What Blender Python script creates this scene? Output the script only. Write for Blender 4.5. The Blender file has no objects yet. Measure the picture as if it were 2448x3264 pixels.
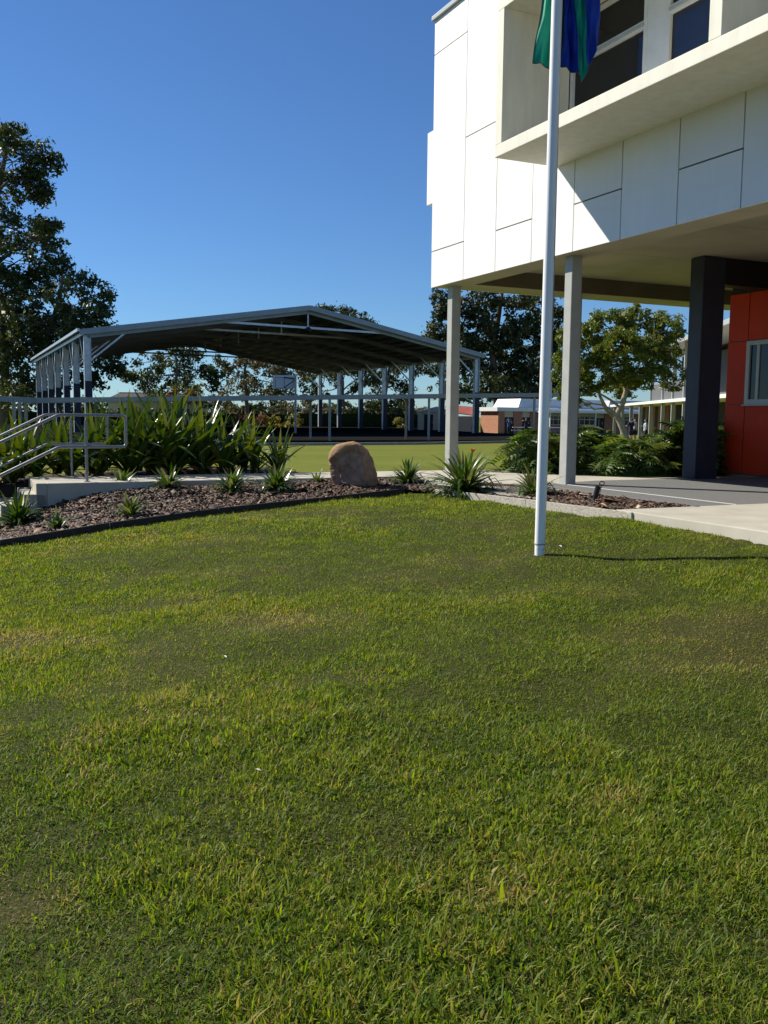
import bpy, bmesh, math, random
import numpy as np
from mathutils import Vector, Matrix

random.seed(7)
rng = np.random.default_rng(7)
R = math.radians
scene = bpy.context.scene
C = scene.collection

# ------------------------------------------------------------------ camera
EYE = 0.98                      # eye height above the footpath (the lawn lies lower)
PITCH, ROLL, F = R(5.9), R(0.6), 2960.0
fw = Vector((0, math.cos(PITCH), -math.sin(PITCH)))
up0 = Vector((0, math.sin(PITCH), math.cos(PITCH)))
rt0 = Vector((1, 0, 0))
rt = rt0 * math.cos(ROLL) + up0 * math.sin(ROLL)
up = up0 * math.cos(ROLL) - rt0 * math.sin(ROLL)
cd = bpy.data.cameras.new('camera')
cam = bpy.data.objects.new('camera', cd)
C.objects.link(cam)
cam.matrix_world = Matrix(((rt.x, up.x, -fw.x, 0), (rt.y, up.y, -fw.y, 0), (rt.z, up.z, -fw.z, EYE), (0, 0, 0, 1)))
cd.sensor_fit = 'VERTICAL'
cd.sensor_height = 36.0
cd.lens = F / 3264 * 36.0
cd.clip_start = 0.05
cd.clip_end = 6000
scene.camera = cam

# ------------------------------------------------------------------ sky, sun, exposure
SUN_AZ = R(64)      # from +Y towards -X
SUN_EL = R(37.9)
world = bpy.data.worlds.new('World')
scene.world = world
world.use_nodes = True
nt = world.node_tree
nt.nodes.clear()
sky = nt.nodes.new('ShaderNodeTexSky')
sky.sky_type = 'NISHITA'
sky.sun_disc = False
sky.sun_elevation = SUN_EL
sky.sun_rotation = -SUN_AZ
sky.altitude = 0
sky.air_density = 1.0
sky.dust_density = 0.0
sky.ozone_density = 4.0
bg = nt.nodes.new('ShaderNodeBackground')
bg.inputs[1].default_value = 0.056
wo = nt.nodes.new('ShaderNodeOutputWorld')
wb = nt.nodes.new('ShaderNodeMix')      # white balance of the sky as the camera saw it
wb.data_type = 'RGBA'
wb.blend_type = 'MULTIPLY'
wb.inputs[0].default_value = 1.0
wb.inputs[7].default_value = (0.70, 1.0, 1.36, 1)
nt.links.new(sky.outputs[0], wb.inputs[6])
nt.links.new(wb.outputs[2], bg.inputs[0])
nt.links.new(bg.outputs[0], wo.inputs[0])
sl = bpy.data.lights.new('sun', 'SUN')
sl.energy = 5.0
sl.angle = R(0.53)
sl.color = (1.0, 0.93, 0.80)
sun = bpy.data.objects.new('sun', sl)
C.objects.link(sun)
sdir = Vector((-math.sin(SUN_AZ) * math.cos(SUN_EL), math.cos(SUN_AZ) * math.cos(SUN_EL), math.sin(SUN_EL)))
sun.rotation_euler = sdir.to_track_quat('Z', 'Y').to_euler()
sun.location = sdir * 40
vs = scene.view_settings
vs.view_transform = 'Standard'
vs.look = 'None'
vs.exposure = 0.50
vs.gamma = 1.0
vs.use_curve_mapping = False

# ------------------------------------------------------------------ frames
A = R(25)                       # the school buildings stand turned 25 degrees to the view
CA, SA = math.cos(A), math.sin(A)

def W(e, d, z=0.0):
    return Vector((e * CA - d * SA, e * SA + d * CA, z))

def bl(x, y):
    return x * CA + y * SA, -x * SA + y * CA

def at(u, v, y):
    """world point seen at photo pixel u,v at distance y"""
    q = (u - 1224) * rt - (v - 1632) * up + F * fw
    return Vector((0, 0, EYE)) + q * (y / q.y)

def atz(u, v, z):
    q = (u - 1224) * rt - (v - 1632) * up + F * fw
    return Vector((0, 0, EYE)) + q * ((z - EYE) / q.z)

# ------------------------------------------------------------------ materials
MATS = {}

def mat(name, col, rough=0.6, var=0.12, scale=6.0, bump=0.0, bscale=60.0, metal=0.0, spec=0.4, col2=None, detail=5.0, contrast=0.0, coord='Object', stretch=None):
    m = bpy.data.materials.new(name)
    m.use_nodes = True
    n = m.node_tree.nodes
    l = m.node_tree.links
    b = n['Principled BSDF']
    b.inputs['Roughness'].default_value = rough
    b.inputs['Metallic'].default_value = metal
    b.inputs['Specular IOR Level'].default_value = spec
    tc = n.new('ShaderNodeTexCoord')
    src = tc.outputs[coord] if coord != 'World' else n.new('ShaderNodeNewGeometry').outputs['Position']
    if stretch:
        mp = n.new('ShaderNodeMapping')
        mp.inputs['Scale'].default_value = stretch
        l.new(src, mp.inputs[0])
        src = mp.outputs[0]
    nz = n.new('ShaderNodeTexNoise')
    nz.inputs['Scale'].default_value = scale
    nz.inputs['Detail'].default_value = detail
    nz.inputs['Roughness'].default_value = 0.6
    l.new(src, nz.inputs['Vector'])
    mr = n.new('ShaderNodeMapRange')
    mr.inputs[1].default_value = 0.3 + contrast
    mr.inputs[2].default_value = 0.7 - contrast
    l.new(nz.outputs[0], mr.inputs[0])
    mx = n.new('ShaderNodeMix')
    mx.data_type = 'RGBA'
    c1 = tuple(max(0, c * (1 - var)) for c in col)
    c2 = col2 if col2 else tuple(min(1, c * (1 + var)) for c in col)
    mx.inputs[6].default_value = (*c1, 1)
    mx.inputs[7].default_value = (*c2, 1)
    l.new(mr.outputs[0], mx.inputs[0])
    l.new(mx.outputs[2], b.inputs['Base Color'])
    if bump > 0:
        bn = n.new('ShaderNodeTexNoise')
        bn.inputs['Scale'].default_value = bscale
        bn.inputs['Detail'].default_value = 4
        l.new(src, bn.inputs['Vector'])
        bp = n.new('ShaderNodeBump')
        bp.inputs['Strength'].default_value = bump
        bp.inputs['Distance'].default_value = 0.02
        l.new(bn.outputs[0], bp.inputs['Height'])
        l.new(bp.outputs[0], b.inputs['Normal'])
    MATS[name] = m
    return m

def leafmat(name, c1, c2, trans=0.35, rough=0.45, spec=0.4, c3=None, tint=False, nscale=0.5, world=True):
    """leaf: colour varies from object to object or leaf to leaf, light shines through"""
    m = bpy.data.materials.new(name)
    m.use_nodes = True
    n = m.node_tree.nodes
    l = m.node_tree.links
    b = n['Principled BSDF']
    out = n['Material Output']
    b.inputs['Roughness'].default_value = rough
    b.inputs['Specular IOR Level'].default_value = spec
    if tint:
        at_ = n.new('ShaderNodeAttribute')
        at_.attribute_name = 'tint'
        fac = at_.outputs['Fac']
    else:
        oi = n.new('ShaderNodeObjectInfo')
        fac = oi.outputs['Random']
    geo = n.new('ShaderNodeNewGeometry')
    nz = n.new('ShaderNodeTexNoise')
    nz.inputs['Scale'].default_value = nscale
    nz.inputs['Detail'].default_value = 3
    l.new(geo.outputs['Position'], nz.inputs['Vector'])
    ad = n.new('ShaderNodeMath')
    ad.operation = 'ADD'
    l.new(fac, ad.inputs[0])
    l.new(nz.outputs[0], ad.inputs[1])
    mr = n.new('ShaderNodeMapRange')
    mr.inputs[1].default_value = 0.25
    mr.inputs[2].default_value = 1.3
    l.new(ad.outputs[0], mr.inputs[0])
    cr = n.new('ShaderNodeValToRGB')
    cr.color_ramp.elements[0].color = (*c1, 1)
    cr.color_ramp.elements[0].position = 0.15
    cr.color_ramp.elements[1].color = (*c2, 1)
    cr.color_ramp.elements[1].position = 0.78
    if c3:
        e = cr.color_ramp.elements.new(0.97)
        e.color = (*c3, 1)
    l.new(mr.outputs[0], cr.inputs[0])
    l.new(cr.outputs[0], b.inputs['Base Color'])
    tr = n.new('ShaderNodeBsdfTranslucent')
    hs = n.new('ShaderNodeHueSaturation')
    hs.inputs['Hue'].default_value = 0.485
    hs.inputs['Saturation'].default_value = 1.15
    hs.inputs['Value'].default_value = 1.5
    l.new(cr.outputs[0], hs.inputs['Color'])
    l.new(hs.outputs[0], tr.inputs[0])
    ms = n.new('ShaderNodeMixShader')
    ms.inputs[0].default_value = trans
    l.new(b.outputs[0], ms.inputs[1])
    l.new(tr.outputs[0], ms.inputs[2])
    l.new(ms.outputs[0], out.inputs[0])
    MATS[name] = m
    return m

mat('panel_white', (0.82, 0.82, 0.81), 0.55, 0.03, 1.2, coord='World')
mat('joint', (0.10, 0.10, 0.10), 0.9)
mat('render_cream', (0.70, 0.685, 0.575), 0.7, 0.03, 1.5, 0.06, 60, col2=(0.775, 0.765, 0.665), coord='World', stretch=(5, 5, .9), detail=6)
mat('soffit', (0.37, 0.345, 0.265), 0.75, 0.16, 0.8, 0.05, 40, coord='World')
mat('beam_brown', (0.13, 0.105, 0.07), 0.7, 0.15, 2)
mat('column_grey', (0.38, 0.39, 0.36), 0.5, 0.08, 5, coord='World')
mat('charcoal', (0.026, 0.032, 0.050), 0.55, 0.15, 2.5)
mat('black_panel', (0.012, 0.012, 0.013), 0.6, 0.2, 2)
mat('red_panel', (0.54, 0.042, 0.010), 0.5, 0.10, 1.5, coord='World', spec=0.15)
mat('alu', (0.50, 0.53, 0.54), 0.4, 0.05, 4, metal=0.3)
mat('frame_white', (0.70, 0.71, 0.70), 0.45, 0.05, 5)
mat('frame_grey', (0.42, 0.44, 0.44), 0.45, 0.08, 5)
mat('glass_dark', (0.012, 0.012, 0.016), 0.06, 0.3, 1.0, spec=0.35)
mat('glass_blue', (0.022, 0.026, 0.045), 0.08, 0.2, 1.0, spec=0.4)
mat('curtain', (0.16, 0.19, 0.26), 0.8, 0.2, 3)
mat('roof_metal', (0.34, 0.36, 0.37), 0.4, 0.1, 1.0, metal=0.2)
mat('galv', (0.46, 0.50, 0.52), 0.38, 0.16, 3.0, metal=0.55, coord='World')
mat('galv_fascia', (0.30, 0.35, 0.37), 0.5, 0.12, 1.0, metal=0.1, coord='World')
mat('white_board', (0.86, 0.87, 0.88), 0.5, 0.03, 2)
mat('slate_panel', (0.13, 0.135, 0.145), 0.6, 0.1, 2)
mat('shed_under_shade', (0.135, 0.15, 0.17), 0.55, 0.2, 0.6, metal=0.1, coord='World')  # dark roof sheeting; also galvanised rafters and ties with shade in the colour
mat('pad_navy', (0.030, 0.030, 0.052), 0.6, 0.15, 2)
mat('steel', (0.30, 0.31, 0.31), 0.42, 0.10, 9, metal=0.8)
mat('pole_white', (0.84, 0.84, 0.83), 0.35, 0.03, 3, spec=0.5)
mat('pole_grey', (0.30, 0.31, 0.32), 0.5, 0.1)
mat('concrete', (0.46, 0.43, 0.35), 0.85, 0.14, 1.7, 0.12, 150, col2=(0.52, 0.49, 0.41), coord='World')
mat('concrete_dark', (0.36, 0.35, 0.31), 0.9, 0.2, 3, 0.2, 120, coord='World')
mat('aggregate', (0.16, 0.16, 0.155), 0.85, 0.45, 130, 0.35, 200, col2=(0.23, 0.23, 0.225), coord='World', detail=2)
mat('strip_white', (0.66, 0.66, 0.62), 0.5, 0.05)
mat('timber_dark', (0.040, 0.034, 0.028), 0.8, 0.35, 9, 0.3, 60, stretch=(1, 1, 6))
mat('timber_grey', (0.44, 0.40, 0.32), 0.85, 0.38, 7, 0.3, 60, col2=(0.56, 0.53, 0.45), coord='World', stretch=(3, 3, 9))
mat('soil', (0.030, 0.019, 0.013), 0.95, 0.35, 22, 0.6, 90, coord='World')
mat('asphalt', (0.018, 0.019, 0.018), 1.0, 0.25, 30, 0.0, 120, coord='World', spec=0.0)
mat('kerb', (0.30, 0.30, 0.28), 0.85, 0.15, 3)
mat('green_cloth', (0.0, 0.30, 0.19), 0.7, 0.10, 6)
mat('blue_cloth', (0.008, 0.045, 0.36), 0.7, 0.2, 6)
mat('black_cloth', (0.006, 0.007, 0.010), 0.7, 0.1, 6)
mat('white_cloth', (0.7, 0.72, 0.7), 0.7, 0.05, 6)
mat('black_plastic', (0.012, 0.012, 0.012), 0.4, 0.2, 8)
mat('cream_wall', (0.56, 0.50, 0.38), 0.8, 0.08, 2)
mat('white_roof', (0.74, 0.74, 0.71), 0.6, 0.04, 1)
mat('grey_roof', (0.40, 0.42, 0.45), 0.6, 0.06, 1)  # the small shed's own grey; on the clerestory roof it is painted shadow
mat('red_roof', (0.36, 0.10, 0.075), 0.6, 0.15, 2)
mat('tile_roof', (0.065, 0.055, 0.050), 0.8, 0.3, 4)
mat('white_paint', (0.72, 0.72, 0.68), 0.5, 0.05, 4)
mat('bark', (0.14, 0.11, 0.085), 0.9, 0.35, 6, 0.4, 18, coord='World')
mat('bark_pale', (0.30, 0.26, 0.20), 0.9, 0.35, 8, 0.4, 26, coord='World')
mat('skin', (0.42, 0.25, 0.17), 0.55, 0.08, 8)
mat('navy', (0.012, 0.016, 0.05), 0.8, 0.2, 20)
mat('shirt_blue', (0.42, 0.52, 0.66), 0.8, 0.1, 20)
mat('jacket_blue', (0.05, 0.09, 0.22), 0.8, 0.15, 20)
mat('dark_trouser', (0.02, 0.02, 0.022), 0.8, 0.2, 20)
mat('hair', (0.025, 0.016, 0.012), 0.6, 0.2, 30)
mat('cap_red', (0.45, 0.16, 0.13), 0.8, 0.2, 30)
mat('shoe', (0.55, 0.55, 0.55), 0.6, 0.2, 30)
mat('bench_blue', (0.05, 0.08, 0.22), 0.5, 0.1, 5)
mat('flower_orange', (0.75, 0.22, 0.03), 0.6, 0.2, 30)

def panel_mat():
    m = MATS['panel_white']
    n = m.node_tree.nodes
    l = m.node_tree.links
    b = n['Principled BSDF']
    src = b.inputs['Base Color'].links[0].from_socket
    oi = n.new('ShaderNodeObjectInfo')
    mr = n.new('ShaderNodeMapRange')
    mr.inputs[3].default_value = 0.97
    mr.inputs[4].default_value = 1.04
    l.new(oi.outputs['Random'], mr.inputs[0])
    # faint rain streaks running down
    geo = n.new('ShaderNodeNewGeometry')
    mp = n.new('ShaderNodeMapping')
    mp.inputs['Scale'].default_value = (9, 9, .5)
    l.new(geo.outputs['Position'], mp.inputs[0])
    nz = n.new('ShaderNodeTexNoise')
    nz.inputs['Scale'].default_value = 1.0
    nz.inputs['Detail'].default_value = 5
    l.new(mp.outputs[0], nz.inputs['Vector'])
    m2 = n.new('ShaderNodeMapRange')
    m2.inputs[1].default_value = 0.35
    m2.inputs[2].default_value = 0.6
    m2.inputs[3].default_value = 0.975
    m2.inputs[4].default_value = 1.0
    l.new(nz.outputs[0], m2.inputs[0])
    mu = n.new('ShaderNodeMath')
    mu.operation = 'MULTIPLY'
    l.new(mr.outputs[0], mu.inputs[0])
    l.new(m2.outputs[0], mu.inputs[1])
    mx = n.new('ShaderNodeMix')
    mx.data_type = 'RGBA'
    mx.blend_type = 'MULTIPLY'
    mx.inputs[0].default_value = 1.0
    l.new(src, mx.inputs[6])
    l.new(mu.outputs[0], mx.inputs[7])
    l.new(mx.outputs[2], b.inputs['Base Color'])
panel_mat()

def brick_mat():
    m = bpy.data.materials.new('brick')
    m.use_nodes = True
    n = m.node_tree.nodes
    l = m.node_tree.links
    b = n['Principled BSDF']
    b.inputs['Roughness'].default_value = 0.85
    tc = n.new('ShaderNodeTexCoord')
    mp = n.new('ShaderNodeMapping')
    mp.inputs['Rotation'].default_value = (R(90), 0, 0)
    l.new(tc.outputs['Object'], mp.inputs[0])
    sx = n.new('ShaderNodeSeparateXYZ')
    l.new(tc.outputs['Object'], sx.inputs[0])
    ad = n.new('ShaderNodeMath')
    l.new(sx.outputs[0], ad.inputs[0])
    l.new(sx.outputs[1], ad.inputs[1])
    cb = n.new('ShaderNodeCombineXYZ')
    l.new(ad.outputs[0], cb.inputs[0])
    l.new(sx.outputs[2], cb.inputs[1])
    bt = n.new('ShaderNodeTexBrick')
    bt.inputs['Color1'].default_value = (0.46, 0.155, 0.06, 1)
    bt.inputs['Color2'].default_value = (0.34, 0.10, 0.045, 1)
    bt.inputs['Mortar'].default_value = (0.42, 0.33, 0.25, 1)
    bt.inputs['Scale'].default_value = 1.0
    bt.inputs['Brick Width'].default_value = 0.24
    bt.inputs['Row Height'].default_value = 0.086
    bt.inputs['Mortar Size'].default_value = 0.010
    l.new(cb.outputs[0], bt.inputs['Vector'])
    l.new(bt.outputs[0], b.inputs['Base Color'])
    MATS['brick'] = m
brick_mat()

# foliage
leafmat('leaf_eucalypt', (0.020, 0.032, 0.010), (0.058, 0.080, 0.018), 0.24, 0.5, 0.35, (0.10, 0.118, 0.026), tint=True, nscale=0.35)
leafmat('leaf_pine', (0.014, 0.024, 0.009), (0.040, 0.058, 0.015), 0.20, 0.55, 0.3, (0.072, 0.086, 0.022), tint=True, nscale=0.3)
leafmat('leaf_olive', (0.050, 0.052, 0.022), (0.110, 0.105, 0.040), 0.22, 0.55, 0.3, (0.17, 0.13, 0.05), tint=True, nscale=0.4)
leafmat('leaf_court', (0.045, 0.075, 0.012), (0.125, 0.165, 0.024), 0.38, 0.45, 0.4, (0.20, 0.185, 0.035), tint=True, nscale=1.3)
leafmat('leaf_hedge', (0.014, 0.024, 0.009), (0.035, 0.050, 0.014), 0.2, 0.6, 0.3, None, tint=True, nscale=0.8)
leafmat('leaf_yellow', (0.16, 0.15, 0.035), (0.30, 0.27, 0.06), 0.3, 0.6, 0.3, None, tint=True, nscale=0.8)
leafmat('leaf_red', (0.10, 0.055, 0.03), (0.20, 0.11, 0.05), 0.25, 0.6, 0.3, None, tint=True, nscale=0.8)
leafmat('leaf_crinum', (0.022, 0.052, 0.008), (0.060, 0.108, 0.014), 0.22, 0.30, 0.5, (0.11, 0.145, 0.02), nscale=1.6)
leafmat('leaf_dry', (0.26, 0.13, 0.04), (0.34, 0.20, 0.07), 0.3, 0.6, 0.3, None)
leafmat('leaf_strap', (0.018, 0.050, 0.007), (0.055, 0.110, 0.016), 0.30, 0.30, 0.5, (0.16, 0.19, 0.06), nscale=3)
leafmat('leaf_philo', (0.026, 0.062, 0.009), (0.080, 0.140, 0.022), 0.36, 0.42, 0.35, (0.15, 0.19, 0.04), nscale=2)

def grass_mat(name, blades):
    m = bpy.data.materials.new(name)
    m.use_nodes = True
    n = m.node_tree.nodes
    l = m.node_tree.links
    b = n['Principled BSDF']
    out = n['Material Output']
    b.inputs['Roughness'].default_value = 0.55 if blades else 0.9
    b.inputs['Specular IOR Level'].default_value = 0.3 if blades else 0.1
    geo = n.new('ShaderNodeNewGeometry')
    def noise(s, det=4, rgh=0.6):
        z = n.new('ShaderNodeTexNoise')
        z.inputs['Scale'].default_value = s
        z.inputs['Detail'].default_value = det
        z.inputs['Roughness'].default_value = rgh
        l.new(geo.outputs['Position'], z.inputs['Vector'])
        return z.outputs[0]
    def ramp(src, els):
        c = n.new('ShaderNodeValToRGB')
        for i, (p, col) in enumerate(els):
            e = c.color_ramp.elements[i] if i < 2 else c.color_ramp.elements.new(p)
            e.position = p
            e.color = (*col, 1)
        l.new(src, c.inputs[0])
        return c.outputs[0]
    def mix(f, a, c2):
        x = n.new('ShaderNodeMix')
        x.data_type = 'RGBA'
        if isinstance(f, float):
            x.inputs[0].default_value = f
        else:
            l.new(f, x.inputs[0])
        l.new(a, x.inputs[6])
        l.new(c2, x.inputs[7])
        return x.outputs[2]
    # broad patches: lush green, olive, yellow
    base = ramp(noise(0.55, 3, 0.55), [(0.36, (0.085, 0.145, 0.022)), (0.66, (0.270, 0.220, 0.045)), (0.5, (0.165, 0.195, 0.030))])
    fine = ramp(noise(3.5, 4, 0.65), [(0.34, (0.055, 0.100, 0.016)), (0.70, (0.220, 0.210, 0.040))])
    col = mix(0.45, base, fine)
    if blades:
        a1 = n.new('ShaderNodeAttribute')
        a1.attribute_name = 'tint'
        dry = ramp(a1.outputs['Fac'], [(0.0, (0.018, 0.052, 0.009)), (1.0, (0.64, 0.49, 0.25)), (0.38, (0.128, 0.210, 0.023)), (0.68, (0.290, 0.355, 0.034)), (0.84, (0.360, 0.265, 0.075))])
        col = mix(0.78, col, dry)
        l.new(col, b.inputs['Base Color'])
        tr = n.new('ShaderNodeBsdfTranslucent')
        hs = n.new('ShaderNodeHueSaturation')
        hs.inputs['Saturation'].default_value = 1.1
        hs.inputs['Value'].default_value = 1.35
        l.new(col, hs.inputs['Color'])
        l.new(hs.outputs[0], tr.inputs[0])
        ms = n.new('ShaderNodeMixShader')
        ms.inputs[0].default_value = 0.48
        l.new(b.outputs[0], ms.inputs[1])
        l.new(tr.outputs[0], ms.inputs[2])
        l.new(ms.outputs[0], out.inputs[0])
    else:
        # close to the camera the sheet is the thatch and soil between blades, farther off a mown lawn
        sx = n.new('ShaderNodeSeparateXYZ')
        l.new(geo.outputs['Position'], sx.inputs[0])
        mr = n.new('ShaderNodeMapRange')
        mr.inputs[1].default_value = 14.6
        mr.inputs[2].default_value = 15.6
        l.new(sx.outputs[1], mr.inputs[0])
        th = ramp(noise(75, 5, 0.8), [(0.38, (0.012, 0.018, 0.004)), (0.66, (0.098, 0.094, 0.026))])
        far = ramp(noise(0.22, 4, 0.6), [(0.35, (0.122, 0.150, 0.018)), (0.68, (0.185, 0.200, 0.026))])
        ff = ramp(noise(6.0, 5, 0.75), [(0.30, (0.085, 0.110, 0.014)), (0.72, (0.200, 0.210, 0.034))])
        farc = mix(0.4, far, ff)
        l.new(mix(mr.outputs[0], th, farc), b.inputs['Base Color'])
        bn = n.new('ShaderNodeBump')
        bn.inputs['Strength'].default_value = 0.5
        bn.inputs['Distance'].default_value = 0.03
        l.new(noise(45, 3, 0.7), bn.inputs['Height'])
        l.new(bn.outputs[0], b.inputs['Normal'])
    MATS[name] = m
grass_mat('lawn_sheet', False)
grass_mat('grass_blades', True)

def mulch_mat():
    m = bpy.data.materials.new('mulch')
    m.use_nodes = True
    n = m.node_tree.nodes
    l = m.node_tree.links
    b = n['Principled BSDF']
    b.inputs['Roughness'].default_value = 0.7
    a1 = n.new('ShaderNodeAttribute')
    a1.attribute_name = 'tint'
    c = n.new('ShaderNodeValToRGB')
    for i, (p, col) in enumerate([(0.0, (0.013, 0.007, 0.004)), (1.0, (0.56, 0.45, 0.33)), (0.42, (0.066, 0.030, 0.014)), (0.78, (0.155, 0.078, 0.036)), (0.94, (0.27, 0.165, 0.10))]):
        e = c.color_ramp.elements[i] if i < 2 else c.color_ramp.elements.new(p)
        e.position = p
        e.color = (*col, 1)
    l.new(a1.outputs['Fac'], c.inputs[0])
    l.new(c.outputs[0], b.inputs['Base Color'])
    MATS['mulch'] = m
mulch_mat()

def boulder_mat():
    m = bpy.data.materials.new('sandstone')
    m.use_nodes = True
    n = m.node_tree.nodes
    l = m.node_tree.links
    b = n['Principled BSDF']
    b.inputs['Roughness'].default_value = 0.85
    b.inputs['Specular IOR Level'].default_value = 0.2
    tc = n.new('ShaderNodeTexCoord')
    a1 = n.new('ShaderNodeAttribute')
    a1.attribute_name = 'crust'
    def nz(s, d=5, r=0.65):
        z = n.new('ShaderNodeTexNoise')
        z.inputs['Scale'].default_value = s
        z.inputs['Detail'].default_value = d
        z.inputs['Roughness'].default_value = r
        l.new(tc.outputs['Object'], z.inputs['Vector'])
        return z.outputs[0]
    def ramp(s, e0, e1):
        c = n.new('ShaderNodeValToRGB')
        c.color_ramp.elements[0].position = e0[0]
        c.color_ramp.elements[0].color = (*e0[1], 1)
        c.color_ramp.elements[1].position = e1[0]
        c.color_ramp.elements[1].color = (*e1[1], 1)
        l.new(s, c.inputs[0])
        return c.outputs[0]
    crust = ramp(nz(4), (0.3, (0.36, 0.205, 0.095)), (0.7, (0.47, 0.32, 0.185)))
    raw = ramp(nz(9), (0.3, (0.29, 0.175, 0.120)), (0.72, (0.52, 0.355, 0.26)))
    mx = n.new('ShaderNodeMix')
    mx.data_type = 'RGBA'
    l.new(a1.outputs['Fac'], mx.inputs[0])
    l.new(raw, mx.inputs[6])
    l.new(crust, mx.inputs[7])
    l.new(mx.outputs[2], b.inputs['Base Color'])
    bp = n.new('ShaderNodeBump')
    bp.inputs['Strength'].default_value = 1.0
    bp.inputs['Distance'].default_value = 0.04
    l.new(nz(26, 8, 0.75), bp.inputs['Height'])
    l.new(bp.outputs[0], b.inputs['Normal'])
    MATS['sandstone'] = m
boulder_mat()

# ------------------------------------------------------------------ mesh helpers
ORG = {}

def link(o, parent=None):
    C.objects.link(o)
    if parent is not None:
        o.parent = parent
    return o

def thing(name, label, cat, loc=(0, 0, 0), rz=0.0, group=None, bf=None):
    """an Empty at the thing's base; bf = (e, d, z) places it in the buildings' frame"""
    o = bpy.data.objects.new(name, None)
    o.empty_display_size = 0.2
    C.objects.link(o)
    if bf is not None:
        o.location = W(*bf)
        o.rotation_euler = (0, 0, A)
        ORG[o.name] = bf
    else:
        o.location = loc
        o.rotation_euler = (0, 0, rz)
        ORG[o.name] = loc if rz == 0 else (0, 0, 0)
    return tag(o, label, cat, group)

def tag(o, label=None, cat=None, group=None, kind=None):
    if label:
        o['label'] = label
    if cat:
        o['category'] = cat
    if group:
        o['group'] = group
    if kind:
        o['kind'] = kind
    return o

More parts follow.
